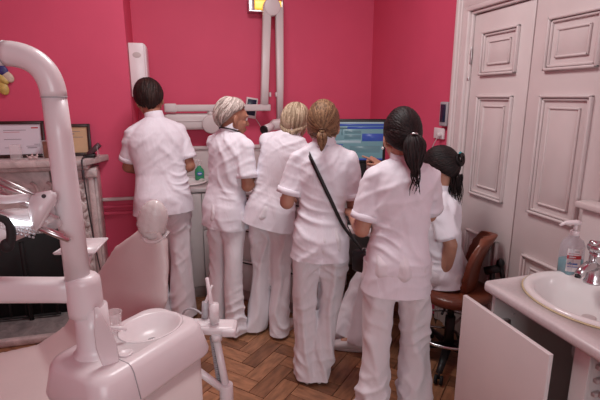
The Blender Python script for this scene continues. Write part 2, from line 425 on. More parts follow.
# ------------------------------------------------------------------ fireplace
fp = empty('fireplace', (-1.35, 3.4, 0), 'carved pink marble fireplace with black firebox and mantel shelf against the pink chimney breast', 'fireplace')
b = NB(); box(b, (-2.15, 3.27, 1.145), (-0.64, 3.55, 1.19), 0.008); 
for v in b.verts:
    if v.co.x > -0.8: v.co.x += (v.co.y-3.27)*0.40
box(b, (-2.10, 3.31, 1.115), (-0.635, 3.55, 1.146), 0.006)
obj('mantel_shelf', b, M['marble'], fp)
b = NB(); box(b, (-1.9, 3.40, 0.80), (-0.90, 3.55, 1.116), 0.004)
for k in range(9):   # low relief swags on the frieze
    x = -1.72+k*0.1
    tube(b, [(x+0.045*math.sin(q/8*PI*1.8)*(1-q/12), 3.397, 0.96+0.07*math.cos(q/8*PI*1.8)*(1-q/12)) for q in range(9)], 0.012, 6)
obj('frieze', b, M['marble'], fp)
for sx, x0, x1 in ((1, -0.87, -0.60), (-1, -2.1, -1.83)):
    b = NB()
    box(b, (x0, 3.40, 0), (x1, 3.55, 1.116), 0.005)
    box(b, (x0+0.215, 3.375, 0.0), (x1-0.015, 3.41, 1.09), 0.006)
    box(b, (x0+0.03, 3.365, 0.0), (x1+0.01, 3.42, 0.14), 0.008)
    box(b, (x0+0.0, 3.36, 1.05), (x1+0.01, 3.42, 1.116), 0.01)
    leg_o = obj('pilaster', b, M['marble'], fp)
    b = NB(); cx = x0+0.150
    box(b, (cx-0.055, 3.388, 0.16), (cx+0.055, 3.41, 1.04), 0.006)
    for z, r, d in ((0.95, 0.05, 1), (0.84, 0.04, -1), (0.73, 0.05, 1), (0.62, 0.042, -1), (0.5, 0.045, 1), (0.38, 0.04, -1), (0.27, 0.04, 1)):
        tube(b, [(cx+d*(r-r*q/14)*math.cos(q*0.75+1), 3.368-0.004*q/3, z+(r-r*q/14)*math.sin(q*0.75+1)) for q in range(13)], [0.017-0.0006*q for q in range(13)], 7)
        for q in range(5):
            a = q*1.25+z*9
            ell(b, (cx+d*0.028*math.cos(a), 3.370, z-0.03+0.034*math.sin(a)), (0.024, 0.016, 0.012), Matrix.Rotation(a, 3, 'Y'), 8)
    me = remesh(b, 0.006, 1); mobj('acanthus_carving', me, M['marble'], leg_o)
b = NB(); box(b, (-1.83, 3.43, 0), (-0.87, 3.55, 0.80)); obj('firebox', b, M['iron'], fp)  # solid near-black block fills the firebox opening
b = NB()
box(b, (-1.83, 3.405, 0.735), (-0.865, 3.44, 0.80), 0.004)
tube(b, [(-1.12, 3.36, 0.03), (-1.12, 3.36, 0.5), (-1.12, 3.36, 0.62)], 0.016, 8)
for k in range(9): tube(b, [(-1.75+k*0.1, 3.37, 0.06), (-1.75+k*0.1, 3.37, 0.28)], 0.008, 6)
tube(b, [(-1.8, 3.37, 0.28), (-0.93, 3.37, 0.28)], 0.010, 6); tube(b, [(-1.8, 3.37, 0.06), (-0.93, 3.37, 0.06)], 0.010, 6)
obj('fire_grate', b, M['iron'], fp)
b = NB(); box(b, (-2.2, 3.10, 0), (-0.62, 3.55, 0.035), 0.006); obj('hearth_slab', b, M['hearth'], fp)
b = NB(); box(b, (-2.22, 3.05, 0.0), (-0.60, 3.10, 0.05), 0.012); obj('hearth_kerb', b, M['marble'], fp)

# mantel things
def picture(name, x0, x1, z1, y, m_in, label, lines, gold=False):
    r = empty(name, ((x0+x1)/2, y, 1.191), label, 'picture frame', None)
    rot = Matrix.Translation((0, y, 1.191)) @ Matrix.Rotation(math.radians(-6), 4, 'X') @ Matrix.Translation((0, -y, -1.191))
    b = NB(); t = 0.022
    z0 = 1.1915
    box(b, (x0, y-0.012, z0), (x1, y+0.006, z0+t), 0.004); box(b, (x0, y-0.012, z1-t), (x1, y+0.006, z1), 0.004)
    box(b, (x0, y-0.012, z0), (x0+t, y+0.006, z1), 0.004); box(b, (x1-t, y-0.012, z0), (x1, y+0.006, z1), 0.004)
    bmesh.ops.transform(b, matrix=rot, verts=b.verts); obj('frame', b, M['frame'], r)
    b = NB(); box(b, (x0+t-0.002, y-0.002, z0+t-0.002), (x1-t+0.002, y+0.003, z1-t+0.002)); bmesh.ops.transform(b, matrix=rot, verts=b.verts)
    p = obj('certificate', b, m_in, r)
    b = NB()
    for (lx0, lx1, lz, th, mi) in lines:
        w_, h_ = x1-x0-2*t, z1-z0-2*t
        box(b, (x0+t+lx0*w_, y-0.0035, z0+t+lz*h_), (x0+t+lx1*w_, y-0.0018, z0+t+lz*h_+th), mi=mi)
    bmesh.ops.transform(b, matrix=rot, verts=b.verts)
    obj('print', b, [M['ink'], M['red']], p)
    return r
picture('framed_certificate', -1.30, -0.925, 1.44, 3.49, M['paper'], 'dark wood frame holding a white printed certificate, left on the mantel shelf',
        [(0.3, 0.72, .80, .003, 0), (0.3, 0.6, .74, .002, 1), (.3, .62, .5, .003, 0), (.3, .4, .22, .003, 0), (.55, .62, .22, .002, 0), (.82, .95, .86, .008, 1), (.7, .97, .26, .003, 0), (.72, .9, .2, .005, 0), (.85, .97, .32, .003, 0)])
picture('framed_certificate', -0.86, -0.632, 1.415, 3.50, M['parch'], 'dark wood frame holding a tan parchment certificate, right on the mantel shelf',
        [(.15, .75, .82, .003, 0), (.1, .55, .72, .006, 0), (.35, .85, .6, .003, 0), (.1, .4, .3, .012, 0), (.2, .35, .45, .02, 0)])
b = NB(); box(b, (-0.925, 3.42, 1.191), (-0.845, 3.45, 1.305), 0.004)
r_ = empty('glass_award', (-0.885, 3.435, 1.191), 'small amber and clear glass award block standing between the two framed certificates', 'award')
obj('block', b, M['amber'], r_)
b = NB(); box(b, (-0.930, 3.415, 1.191), (-0.924, 3.455, 1.31), 0.001); box(b, (-0.93, 3.415, 1.305), (-0.84, 3.455, 1.311), 0.001); obj('glass_edge', b, M['clear'], r_)
b = NB(); 
box(b, (-1.115, 3.37, 1.191), (-1.055, 3.43, 1.29), 0.004)
gb = obj('glass_cup', b, M['clear'], None); tag(gb, 'clear square glass holder at the left end of the mantel shelf', 'glass')
b = NB()
for k, x in enumerate((-0.985, -0.955)):
    ell(b, (x, 3.34, 1.207), (0.016, 0.012, 0.010)); ell(b, (x+0.012, 3.338, 1.219), (0.008, 0.008, 0.008)); 
    ell(b, (x+0.014, 3.338, 1.228), (0.003, 0.003, 0.006)); tube(b, [(x-0.012, 3.34, 1.21), (x-0.02, 3.34, 1.222)], 0.003, 6)
    for dx in (-0.009, 0.009): cyl(b, (x+dx, 3.34, 1.191), (x+dx, 3.34, 1.204), 0.004, n=8)
fg = obj('figurine', b, M['shoe'], None); tag(fg, 'tiny pale pink animal figurine on the mantel shelf before the white certificate', 'figurine')
# card reader / phone on its stand at the mantel end
ph = empty('telephone', (-0.625, 3.40, 1.191), 'dark purple grey handset in its cradle at the right end of the mantel shelf', 'telephone')
b = NB(); box(b, (-0.668, 3.36, 1.191), (-0.59, 3.43, 1.215), 0.006); obj('cradle', b, M['black'], ph)
b = NB(); t_ = Matrix.Translation((-0.63, 3.40, 1.215)) @ Matrix.Rotation(math.radians(48), 4, 'Y')
box(b, (-0.018, -0.028, -0.01), (0.018, 0.028, 0.095), 0.008, rot=t_)
obj('handset', b, mat('mauve_plastic', (0.09, 0.04, 0.05), 0.35, noise=0.05), ph)
b = NB(); box(b, (-0.575, 3.36, 1.191), (-0.57, 3.43, 1.27), 0.001); obj('clear_plate', b, M['clear'], ph)
b = NB(); tube(b, bez((-0.655, 3.37, 1.20), (-0.66, 3.24, 1.20), (-0.655, 3.245, 1.19), (-0.655, 3.245, 1.10), 8) + [(-0.652, 3.25, 1.0), (-0.648, 3.27, 0.8), (-0.640, 3.29, 0.6), (-0.625, 3.31, 0.4), (-0.61, 3.32, 0.2), (-0.60, 3.3, 0.075)], 0.005, 8)
cyl(b, (-0.655, 3.245, 1.125), (-0.655, 3.245, 1.06), 0.009, bev=0.003)
obj('cable', b, M['cord'], ph)
# ceramic butterfly on the wall, mostly beyond the left border
on = empty('wall_ornament', (-1.12, 3.55, 1.6), 'blue, yellow and cream glazed petal ornament hung on the pink wall above the white certificate', 'wall ornament')
for nm, c, r, a, mm in (('petal', (-1.115, 3.53, 1.735), (0.048, 0.014, 0.032), 0.8, 'orn_w'), ('petal', (-1.145, 3.53, 1.775), (0.05, 0.016, 0.036), 0.9, 'orn_b'), ('petal', (-1.15, 3.53, 1.66), (0.05, 0.014, 0.034), 1.2, 'orn_y'),
                        ('petal', (-1.15, 3.527, 1.72), (0.05, 0.016, 0.025), 0.7, 'orn_y'), ('petal', (-1.23, 3.53, 1.68), (0.06, 0.016, 0.05), 2.2, 'orn_b'), ('petal', (-1.23, 3.53, 1.76), (0.06, 0.016, 0.04), -2.2, 'orn_w')):
    b = NB(); ell(b, c, r, Matrix.Rotation(a, 3, 'Y'), 20); obj(nm, b, M[mm], on)
# white wall cabinet (dispenser) in the alcove
wc = empty('wall_dispenser', (-0.28, 3.62, 1.60), 'tall white plastic dispenser box fixed high in the alcove above the dark-haired woman', 'dispenser')
b = NB(); box(b, (-0.345, 3.66, 1.60), (-0.222, 3.92, 1.985), 0.02); obj('housing', b, M['plastic'], wc)
b = NB(); box(b, (-0.343, 3.635, 1.60), (-0.235, 3.662, 1.985), 0.006); c_ = obj('front_cover', b, M['plastic'], wc)
b = NB(); ell(b, (-0.287, 3.636, 1.90), (0.032, 0.003, 0.022)); obj('badge', b, M['kick'], c_)

# ------------------------------------------------------------------ counter run and corner desk
YF = 3.47
b = NB(); prism(b, [(-0.16, YF), (0.24, YF), (0.86, 2.85), (1.05, 3.04), (0.50, 3.59), (0.50, 4.085), (-0.16, 4.085)], 0.885, 0.918, bev=0.004)
# one continuous top along the wall and round the corner
b.free(); b = NB(); prism(b, [(-0.16, YF), (0.24, YF), (0.86, 2.85), (1.27, 3.26), (1.27, 4.085), (-0.16, 4.085)], 0.885, 0.918, bev=0.004)
cto = tag(obj('countertop', b, M['counter'], None), 'pale laminate countertop running along the back wall behind the women', 'countertop')
b = NB(); box(b, (-0.16, 4.06, 0.918), (1.765, 4.098, 1.15), 0.003); box(b, (-0.16, 4.04, 1.15), (1.765, 4.099, 1.178), 0.006)
box(b, (0.40, 4.053, 1.125), (1.0, 4.06, 1.131))
tag(obj('backsplash', b, M['cab'], None), 'cream upstand panel with a ledge on top, behind the sink on the back wall', 'backsplash')
def handle_line(bm, p0, p1): tube(bm, [p0, p1], 0.004, 8)
def front_y(name, x0, x1, z0, z1, par, drawer=False):
    b = NB(); box(b, (x0+0.002, YF+0.01, z0), (x1-0.002, YF+0.03, z1), 0.003); o = obj('drawer' if drawer else 'door', b, M['cab'], par)
    return o
def base_cab(x0, x1, label, rows):
    r = empty('base_cabinet', ((x0+x1)/2, 3.78, 0), label, 'cabinet', 'white base cabinets under the countertop')
    b = NB(); box(b, (x0, YF+0.03, 0.10), (x1, 4.05, 0.884)); obj('body', b, M['cab'], r)
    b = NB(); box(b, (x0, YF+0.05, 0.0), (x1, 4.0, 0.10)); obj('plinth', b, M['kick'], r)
    for (a, c, z0, z1, d) in rows: front_y('x', a, c, z0, z1, r, d)
    return r
base_cab(-0.16, 0.118, 'white base cabinet with two doors under the sink, behind the dark-haired woman', [(-0.16, -0.02, 0.11, 0.875, 0), (-0.02, 0.118, 0.11, 0.875, 0)])
bc = base_cab(0.12, 0.24, 'narrow white base cabinet with drawers between the sink cabinet and the slanted corner unit', [(0.12, 0.24, 0.58, 0.875, 1), (0.12, 0.24, 0.11, 0.575, 1)])
b = NB(); lathe(b, (0.165, YF+0.01, 0.85), [(0.004, 0), (0.006, 0.008), (0.016, 0.016), (0.017, 0.022), (0.008, 0.027)], 16, ax=(0, -1, 0)); tube(b, [(0.165, YF-0.01, 0.85), (0.165, YF-0.012, 0.80)], 0.010, 10); obj('knob', b, M['black'], bc)
# diagonal unit with drawers: along x+y = 3.71
D = V((s, -s, 0)); Nn = V((-s, -s, 0)); P_ = V((0.24, 3.47, 0))
def dbox(bm, a0, a1, n0, n1, z0, z1, bev=0.003):
    rot = Matrix.Translation(P_) @ Matrix(((s, -s, 0, 0), (-s, -s, 0, 0), (0, 0, 1, 0), (0, 0, 0, 1)))
    box(bm, (a0, n0, z0), (a1, n1, z1), bev, rot=rot)
du = empty('corner_cabinet', (0.65, 3.3, 0), 'white drawer unit set slantwise across the corner behind the two blonde women', 'cabinet', 'white base cabinets under the countertop')
b = NB(); dbox(b, 0.0, 0.87, -0.55, -0.03, 0.10, 0.884); obj('body', b, M['cab'], du)
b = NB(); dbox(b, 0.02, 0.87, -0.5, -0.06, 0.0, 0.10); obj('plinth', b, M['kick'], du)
for a0, a1 in ((0.02, 0.44), (0.445, 0.865)):
    for z0, z1 in ((0.11, 0.36), (0.365, 0.62), (0.625, 0.745), (0.75, 0.875)):
        b = NB(); dbox(b, a0, a1, -0.03, -0.01, z0, z1); dd = obj('drawer', b, M['cab'], du)
        b = NB(); dbox(b, a0+0.03, a1-0.03, -0.012, -0.001, z1-0.022, z1-0.014, 0.001); obj('drawer_handle', b, M['black'], dd)
# desk
b = NB(); prism(b, [(0.875, 2.852), (1.20, 2.53), (1.765, 2.80), (1.765, 4.04), (1.28, 4.04), (1.28, 3.24)], 0.715, 0.75, bev=0.004)
dk = empty('desk', (1.4, 3.1, 0), 'pale corner desk carrying the computer, in front of the women at the right', 'desk')
obj('desktop', b, M['counter'], dk)
b = NB(); prism(b, [(0.90, 2.86), (1.0, 2.76), (1.5, 3.3), (1.4, 3.4)], 0.60, 0.714, bev=0.003); obj('drawer', b, M['cab'], dk)
b = NB(); box(b, (1.73, 2.83, 0), (1.762, 4.0, 0.714), 0.003); obj('side_panel', b, M['cab'], dk)
b = NB(); box(b, (1.28, 3.9, 0), (1.73, 3.93, 0.714), 0.003); obj('back_panel', b, M['cab'], dk)
# monitor on a black computer case
pc = NB(); Rm = Matrix.Translation((1.285, 3.20, 0.751)) @ Matrix.Rotation(math.radians(-16), 4, 'Z')
box(pc, (-0.0, -0.10, 0.0), (0.17, 0.10, 0.178), 0.006, rot=Rm)
tag(obj('computer_case', pc, M['black'], None), 'small black computer case beneath the monitor', 'computer')
mo = empty('monitor', (1.285, 3.20, 0.930), 'black flat monitor showing a pale blue page, on the corner desk', 'monitor')
Rm = Matrix.Translation((1.262, 3.185, 0.936)) @ Matrix.Rotation(math.radians(-14), 4, 'Z')
b = NB(); box(b, (-0.235, -0.02, 0.175), (0.225, 0.02, 0.505), 0.008, rot=Rm); obj('bezel', b, M['black'], mo)
sc = NB(); box(sc, (-0.212, -0.0235, 0.200), (0.202, -0.019, 0.483), rot=Rm); scr = obj('screen', sc, M['screen'], mo)
b = NB()
def sb(x0, x1, z0, z1, mi, y=-0.0245): box(b, (-0.212+x0*0.414, y, 0.2+z0*0.283), (-0.212+x1*0.414, -0.023, 0.2+z1*0.283), rot=Rm, mi=mi)
sb(0, 1, .90, .955, 0); sb(0, .35, .82, .86, 1); sb(.35, 1, .82, .885, 0); sb(.62, 1, .50, .70, 0); sb(.08, .60, .45, .52, 2); sb(0, .28, .40, .42, 0); sb(0, 1, 0, .045, 0)
sb(.30, .6, .56, .66, 3); sb(.30, .6, .7, .78, 3); sb(.24, .27, .66, .82, 3); sb(.4, .95, .2, .38, 3); sb(.05, .26, .3, .34, 2); sb(0, 1, .955, 1, 2)
obj('screen_window', b, [M['screen_blue'], M['screen_grey'], M['screen_light'], mat('screen_shade', (0.02, 0.02, 0.02), 0.4, emis=(0.18, 0.31, 0.36), estr=0.42)], scr)
b = NB(); box(b, (0.02, 0.0, 0.01), (0.09, 0.03, 0.25), 0.006, rot=Rm); box(b, (0.0, -0.08, 0.0), (0.15, 0.10, 0.018), 0.006, rot=Rm); obj('stand', b, M['black'], mo)
# keyboard on its mat
b = NB(); box(b, (-0.26, -0.13, 0.0), (0.24, 0.16, 0.004), 0.0015, rot=Matrix.Translation((1.20, 2.83, 0.751)) @ Matrix.Rotation(math.radians(-42), 4, 'Z'))
tag(obj('desk_mat', b, M['darkblue'], None), 'dark blue mat on the corner desk under the keyboard', 'desk mat')
kb = empty('keyboard', (1.15, 2.77, 0.7555), 'black computer keyboard at the edge of the corner desk', 'keyboard')
Rk = Matrix.Translation((1.15, 2.77, 0.7555)) @ Matrix.Rotation(math.radians(-42), 4, 'Z')
b = NB(); box(b, (-0.17, -0.06, 0.0), (0.17, 0.07, 0.02), 0.004, rot=Rk); obj('base', b, M['black'], kb)
b = NB()
for i in range(16):
    for j in range(5): box(b, (-0.162+i*0.0203, -0.052+j*0.023, 0.019), (-0.162+i*0.0203+0.017, -0.052+j*0.023+0.019, 0.026), 0.002, rot=Rk, seg=1)
o = obj('keys', b, M['black'], kb); 
# white desk printer behind the monitor, right
pr = empty('desk_printer', (1.56, 3.02, 0.751), 'small white printer right of the monitor on the corner desk', 'printer')
b = NB(); box(b, (1.47, 2.90, 0.751), (1.73, 3.20, 1.02), 0.02); box(b, (1.50, 2.96, 1.02), (1.71, 3.18, 1.05), 0.01); obj('body', b, M['plastic'], pr)
b = NB(); tube(b, bez((1.47, 3.1, 1.0), (1.42, 2.98, 1.12), (1.46, 2.92, 1.10), (1.44, 2.95, 0.76), 10), 0.004, 6); obj('cable', b, M['black'], pr)

b = NB(); lathe(b, (-0.02, 3.73, 0.8), [(0.178, 0), (0.178, 0.2)], 40, sx=1.0, sy=0.85); boolcut(cto, b)
# sink in the counter beside the dark-haired woman
sk = empty('sink', (0.0, 3.74, 0.918), 'white oval basin set into the countertop beside the green soap', 'sink')
b = NB(); c0 = (-0.02, 3.73, 0.919)
lathe(b, c0, [(0.001, -0.052), (0.10, -0.048), (0.15, -0.02), (0.165, 0.006), (0.175, 0.014), (0.19, 0.016), (0.20, 0.010), (0.195, 0.001), (0.17, 0.0), (0.155, -0.03), (0.10, -0.055), (0.001, -0.058)], 40, sx=1.0, sy=0.85); obj('basin', b, M['ceramic'], sk)
b = NB(); cyl(b, (-0.02, 3.94, 0.92), (-0.02, 3.94, 1.0), 0.018, bev=0.004); tube(b, bez((-0.02, 3.94, 0.99), (-0.02, 3.94, 1.09), (-0.02, 3.84, 1.08), (-0.02, 3.83, 1.03), 10), 0.010, 10); obj('tap', b, M['chrome'], sk)
def pump(parent, c, h, rr, m_noz, away=(-1, 0, 0), k=1.0):
    a = V(away).normalized(); b = NB(); c = V(c)
    cyl(b, c+V((0, 0, h)), c+V((0, 0, h+0.018*k)), 0.014*k, bev=0.003); cyl(b, c+V((0, 0, h+0.018*k)), c+V((0, 0, h+0.038*k)), 0.006*k)
    tube(b, [c+V((0, 0, h+0.044*k))-a*0.014*k, c+V((0, 0, h+0.046*k)), c+V((0, 0, h+0.046*k))+a*0.035*k, c+V((0, 0, h+0.036*k))+a*0.052*k], [0.010*k, 0.011*k, 0.007*k, 0.005*k], 12, flat=0.8)
    obj('pump', b, m_noz, parent)
gs = empty('soap_bottle', (0.125, 3.83, 0.919), 'small green soap bottle with blue label, beside the sink on the far counter', 'soap bottle')
b = NB(); lathe(b, (0.125, 3.83, 0.919), [(0.034, 0), (0.038, 0.004), (0.039, 0.07), (0.034, 0.09), (0.018, 0.108), (0.014, 0.12)], 24, sx=1.0, sy=0.65); obj('bottle', b, M['greenliq'], gs)
b = NB(); ell(b, (0.125, 3.805, 0.975), (0.023, 0.004, 0.016)); ell(b, (0.125, 3.8035, 0.975), (0.018, 0.004, 0.006), mi=1); obj('label', b, [M['blueprint'], M['white']], gs)
pump(gs, (0.125, 3.83, 0.919), 0.12, 0.012, M['clear'])

# x-ray machine on the back wall
xr = empty('xray_machine', (0.1, 4.0, 1.3), 'white wall-mounted dental x-ray machine with folded arm and pointed tube head above the counter', 'x-ray machine')
b = NB(); box(b, (-0.14, 3.93, 1.33), (0.33, 4.098, 1.465), 0.03, seg=4); box(b, (-0.14, 3.925, 1.400), (0.2, 3.932, 1.404)); obj('wall_unit', b, M['cab'], xr)
b = NB(); cyl(b, (0.245, 3.945, 1.375), (0.245, 3.90, 1.375), 0.078, n=40, bev=0.012); obj('round_cover', b, M['cab'], xr)
b = NB(); box(b, (-0.125, 3.92, 1.482), (0.76, 3.985, 1.538), 0.008); box(b, (-0.13, 3.915, 1.475), (-0.03, 3.99, 1.548), 0.012); cyl(b, (0.245, 3.955, 1.44), (0.245, 3.955, 1.49), 0.03); obj('horizontal_arm', b, M['cab'], xr)
b = NB(); 
loft(b, [ring((0.705, 3.95, 1.482), V((1, 0, 0)), V((0, 1, 0)), 0.034, 0.03, 16, 5), ring((0.715, 3.95, 1.70), V((1, 0, 0)), V((0, 1, 0)), 0.034, 0.03, 16, 5), ring((0.745, 3.95, 2.33), V((1, 0, 0)), V((0, 1, 0)), 0.036, 0.03, 16, 5)])
box(b, (0.752, 3.93, 1.60), (0.768, 3.97, 1.64), 0.006)
obj('lower_arm', b, M['cab'], xr)
b = NB()
loft(b, [ring((0.842, 3.95, 1.400), V((1, 0, 0)), V((0, 1, 0)), 0.026, 0.03, 16, 5), ring((0.848, 3.95, 1.70), V((1, 0, 0)), V((0, 1, 0)), 0.031, 0.03, 16, 5), ring((0.848, 3.95, 2.33), V((1, 0, 0)), V((0, 1, 0)), 0.034, 0.03, 16, 5)])
box(b, (0.806, 3.93, 1.60), (0.822, 3.97, 1.64), 0.006)
obj('upper_arm', b, M['cab'], xr)
b = NB(); cyl(b, (0.785, 3.985, 2.33), (0.785, 3.915, 2.33), 0.072, n=36, bev=0.01); 
obj('elbow_joint', b, M['cab'], xr)
b = NB(); loft(b, [ring(p, V((0, 1, 0)), V((0.2, 0, 0.98)), r1, r2, 20, 3) for p, r1, r2 in (((0.735, 3.86, 1.355), 0.035, 0.035), ((0.76, 3.865, 1.365), 0.05, 0.048), ((0.86, 3.875, 1.375), 0.055, 0.05), ((0.95, 3.885, 1.37), 0.045, 0.04))]); 
cyl(b, (0.822, 3.93, 1.34), (0.822, 3.95, 1.40), 0.035, bev=0.004)
th = obj('tube_head', b, M['cab'], xr)
b = NB(); cyl(b, (0.77, 3.86, 1.362), (0.672, 3.77, 1.332), 0.034, n=28); obj('cone', b, M['plastic'], th)
b = NB(); cyl(b, (0.675, 3.773, 1.333), (0.662, 3.761, 1.329), 0.037, n=28, bev=0.003); obj('cone_tip', b, M['black'], th)
# control panel behind it
cpn = empty('control_panel', (0.61, 4.09, 1.4), 'small tilted white control box with dark blue screen on the wall behind the x-ray arm', 'control panel')
Rc = Matrix.Translation((0.61, 4.08, 1.505)) @ Matrix.Rotation(math.radians(9), 4, 'Y')
b = NB(); box(b, (-0.052, -0.02, -0.09), (0.052, 0.019, 0.09), 0.006, rot=Rc); obj('housing', b, M['cab'], cpn)
b = NB(); box(b, (-0.04, -0.023, -0.065), (0.04, -0.018, 0.075), 0.002, rot=Rc); obj('display', b, M['darkblue'], cpn)
b = NB(); tube(b, bez((0.64, 4.07, 1.42), (0.66, 4.07, 1.40), (0.72, 4.05, 1.3), (0.76, 4.08, 1.18), 10), 0.003, 6); obj('cable', b, M['cab'], cpn)
# lit wall light
wl = empty('wall_light', (0.74, 4.09, 2.33), 'lit metal strip wall light glowing yellow, high on the back wall by the x-ray arm', 'wall light')
b = NB(); box(b, (0.60, 4.00, 2.305), (0.65, 4.098, 2.40), 0.004); box(b, (0.60, 4.085, 2.30), (0.90, 4.098, 2.41), 0.002); box(b, (0.60, 4.0, 2.30), (0.90, 4.09, 2.312), 0.002); box(b, (0.88, 4.0, 2.305), (0.90, 4.098, 2.40), 0.003); obj('housing', b, M['steel'], wl)
b = NB(); box(b, (0.652, 4.005, 2.325), (0.878, 4.05, 2.395), 0.006); obj('diffuser', b, M['lampglow'], wl)

# entry phone and switch on the right wall
sp = empty('wall_speaker', (1.76, 2.86, 1.41), 'grey wall unit with dark blue face beside the door frame', 'wall unit')
b = NB(); box(b, (1.735, 2.738, 1.405), (XR-0.001, 2.828, 1.568), 0.006); obj('housing', b, M['plastic_grey'], sp)
b = NB(); box(b, (1.731, 2.752, 1.432), (1.737, 2.814, 1.552), 0.003); obj('blue_face', b, M['darkblue'], sp)
sw = empty('wall_socket', (1.76, 2.92, 1.31), 'white double socket plate with a plug, on the pink wall below the blue-faced unit', 'socket')
b = NB(); box(b, (1.752, 2.785, 1.312), (XR-0.001, 2.915, 1.388), 0.004); obj('plate', b, M['plastic'], sw)
b = NB(); cyl(b, (1.755, 2.82, 1.342), (1.725, 2.82, 1.342), 0.016, bev=0.004); obj('plug', b, M['cab'], sw)
b = NB(); tube(b, bez((1.73, 2.82, 1.34), (1.72, 2.82, 1.29), (1.74, 2.95, 1.25), (1.75, 2.99, 1.0), 10), 0.003, 6); obj('cable', b, M['cab'], sw)

# ------------------------------------------------------------------ vanity unit, right foreground
vn = empty('vanity_cabinet', (1.5, 1.0, 0), 'pale vanity cabinet with open front and white basin, right foreground', 'cabinet')
b = NB(); XF = 1.225
def panel(*a): box(b, *a, 0.002)
panel((XF, 1.475, 0.0), (1.70, 1.493, 0.812)); panel((XF, 0.3, 0.0), (1.70, 0.318, 0.812)); panel((XF, 1.02, 0.0), (1.70, 1.038, 0.812))
panel((1.68, 0.318, 0.0), (1.698, 1.475, 0.812)); panel((XF, 0.318, 0.08), (1.68, 1.475, 0.098)); panel((XF, 1.015, 0.0), (XF+0.018, 1.075, 0.812))
obj('body', b, M['cab'], vn)
b = NB(); prism(b, [(1.70, 1.535), (1.198, 1.512), (1.178, 1.49), (1.19, 0.25), (1.70, 0.25)][::1], 0.814, 0.852, bev=0.010); 
ct = obj('countertop', b, M['counter'], vn)
b = NB(); lathe(b, (1.475, 1.24, 0.7), [(0.205, 0), (0.205, 0.3)], 56, sx=1.0, sy=1.18); boolcut(ct, b)
for z in (0.74, 0.70):
    b = NB(); cyl(b, (XF+0.1, 1.476, z), (XF+0.1, 1.470, z), 0.004, n=8); obj('shelf_pin', b, M['steel'], vn)
b = NB()
for z in (0.74, 0.69, 0.64, 0.59, 0.54, 0.49):
    box(b, (XF+0.03, 1.003, z), (XF+0.06, 1.019, z+0.016), 0.003); box(b, (XF+0.06, 0.995, z-0.005), (XF+0.30, 1.019, z+0.006), 0.003)
    cyl(b, (XF+0.05, 1.003, z+0.01), (XF+0.05, 0.990, z+0.01), 0.009, n=12)
obj('drawer_runner', b, M['kick'], vn)
b = NB(); cyl(b, (1.47, 1.25, 0.78), (1.47, 1.25, 0.66), 0.025, bev=0.003); cyl(b, (1.47, 1.25, 0.70), (1.47, 1.25, 0.60), 0.04, bev=0.01); tube(b, [(1.47, 1.25, 0.64), (1.47, 1.25, 0.56), (1.50, 1.27, 0.54), (1.66, 1.3, 0.54)], 0.018, 12); obj('waste_pipe', b, M['kick'], vn)
# swung-out door, held clear of the cabinet face on its hinge arms
b = NB(); box(b, (1.098, 1.05, 0.12), (1.116, 1.515, 0.795), 0.003); dr = obj('door', b, M['cab'], vn)
for z in (0.25, 0.66):
    b = NB(); box(b, (1.115, 1.46, z), (1.16, 1.474, z+0.03), 0.003); box(b, (1.15, 1.455, z), (1.30, 1.474, z+0.025), 0.003); obj('hinge', b, M['steel'], dr)
# basin
cb = V((1.475, 1.24, 0.8525))
b = NB(); SX, SY = 1.0, 1.18
prof = [(0.001, -0.125), (0.05, -0.123), (0.11, -0.112), (0.155, -0.080), (0.182, -0.030), (0.190, 0.002), (0.197, 0.009), (0.207, 0.0145), (0.220, 0.0145), (0.228, 0.008), (0.227, 0.001), (0.21, 0.0), (0.19, -0.03), (0.16, -0.09), (0.11, -0.12), (0.001, -0.132)]
lathe(b, cb + V((0, 0, 0.0)), prof, 56, sx=SX, sy=SY)
obj('basin', b, M['ceramic'], vn)
b = NB(); loft(b, [ring(cb+V((0,0,h)), V((1,0,0)), V((0,1,0)), r*SX, r*SY, 56) for r, h in ((0.226, 0.0), (0.2335, 0.0), (0.2335, 0.004), (0.226, 0.006), (0.226, 0.0))], False); obj('sealant', b, M['sealant'], vn)
b = NB(); lathe(b, cb + V((0.02, 0, -0.1245)), [(0.001, 0.004), (0.016, 0.0045), (0.021, 0.003), (0.022, 0.0)], 20); lathe(b, cb + V((0.02, 0, -0.120)), [(0.001, 0.001), (0.008, 0.001), (0.009, 0.0)], 12, mi=1); obj('waste_plug', b, [M['chrome'], M['black']], vn)
tp = empty('mixer_tap', (1.66, 1.36, 0.866), 'chrome mixer tap standing on the white basin beside the teal soap bottle', 'tap')
b = NB(); c1 = V((1.578, 1.352, 0.866)); K_ = 1.45
lathe(b, c1, [(0.033, 0), (0.034, 0.006), (0.027, 0.014), (0.024, 0.05), (0.024, 0.115), (0.026, 0.128)], 28)
tube(b, [c1+V((0, 0, 0.070)), c1+V((-0.05, -0.02, 0.085)), c1+V((-0.10, -0.035, 0.078)), c1+V((-0.125, -0.043, 0.062))], [0.024, 0.020, 0.017, 0.015], 16); obj('spout', b, M['chrome'], tp)
b = NB(); ell(b, c1+V((-0.002, 0, 0.150)), (0.036, 0.036, 0.026)); tube(b, [c1+V((0.01, 0, 0.155)), c1+V((-0.045, -0.01, 0.178))], [0.016, 0.010], 12); obj('lever', b, M['chrome'], tp)
b = NB(); cyl(b, c1+V((-0.125, -0.043, 0.064)), c1+V((-0.127, -0.044, 0.052)), 0.011, n=16); obj('aerator', b, M['black'], tp)
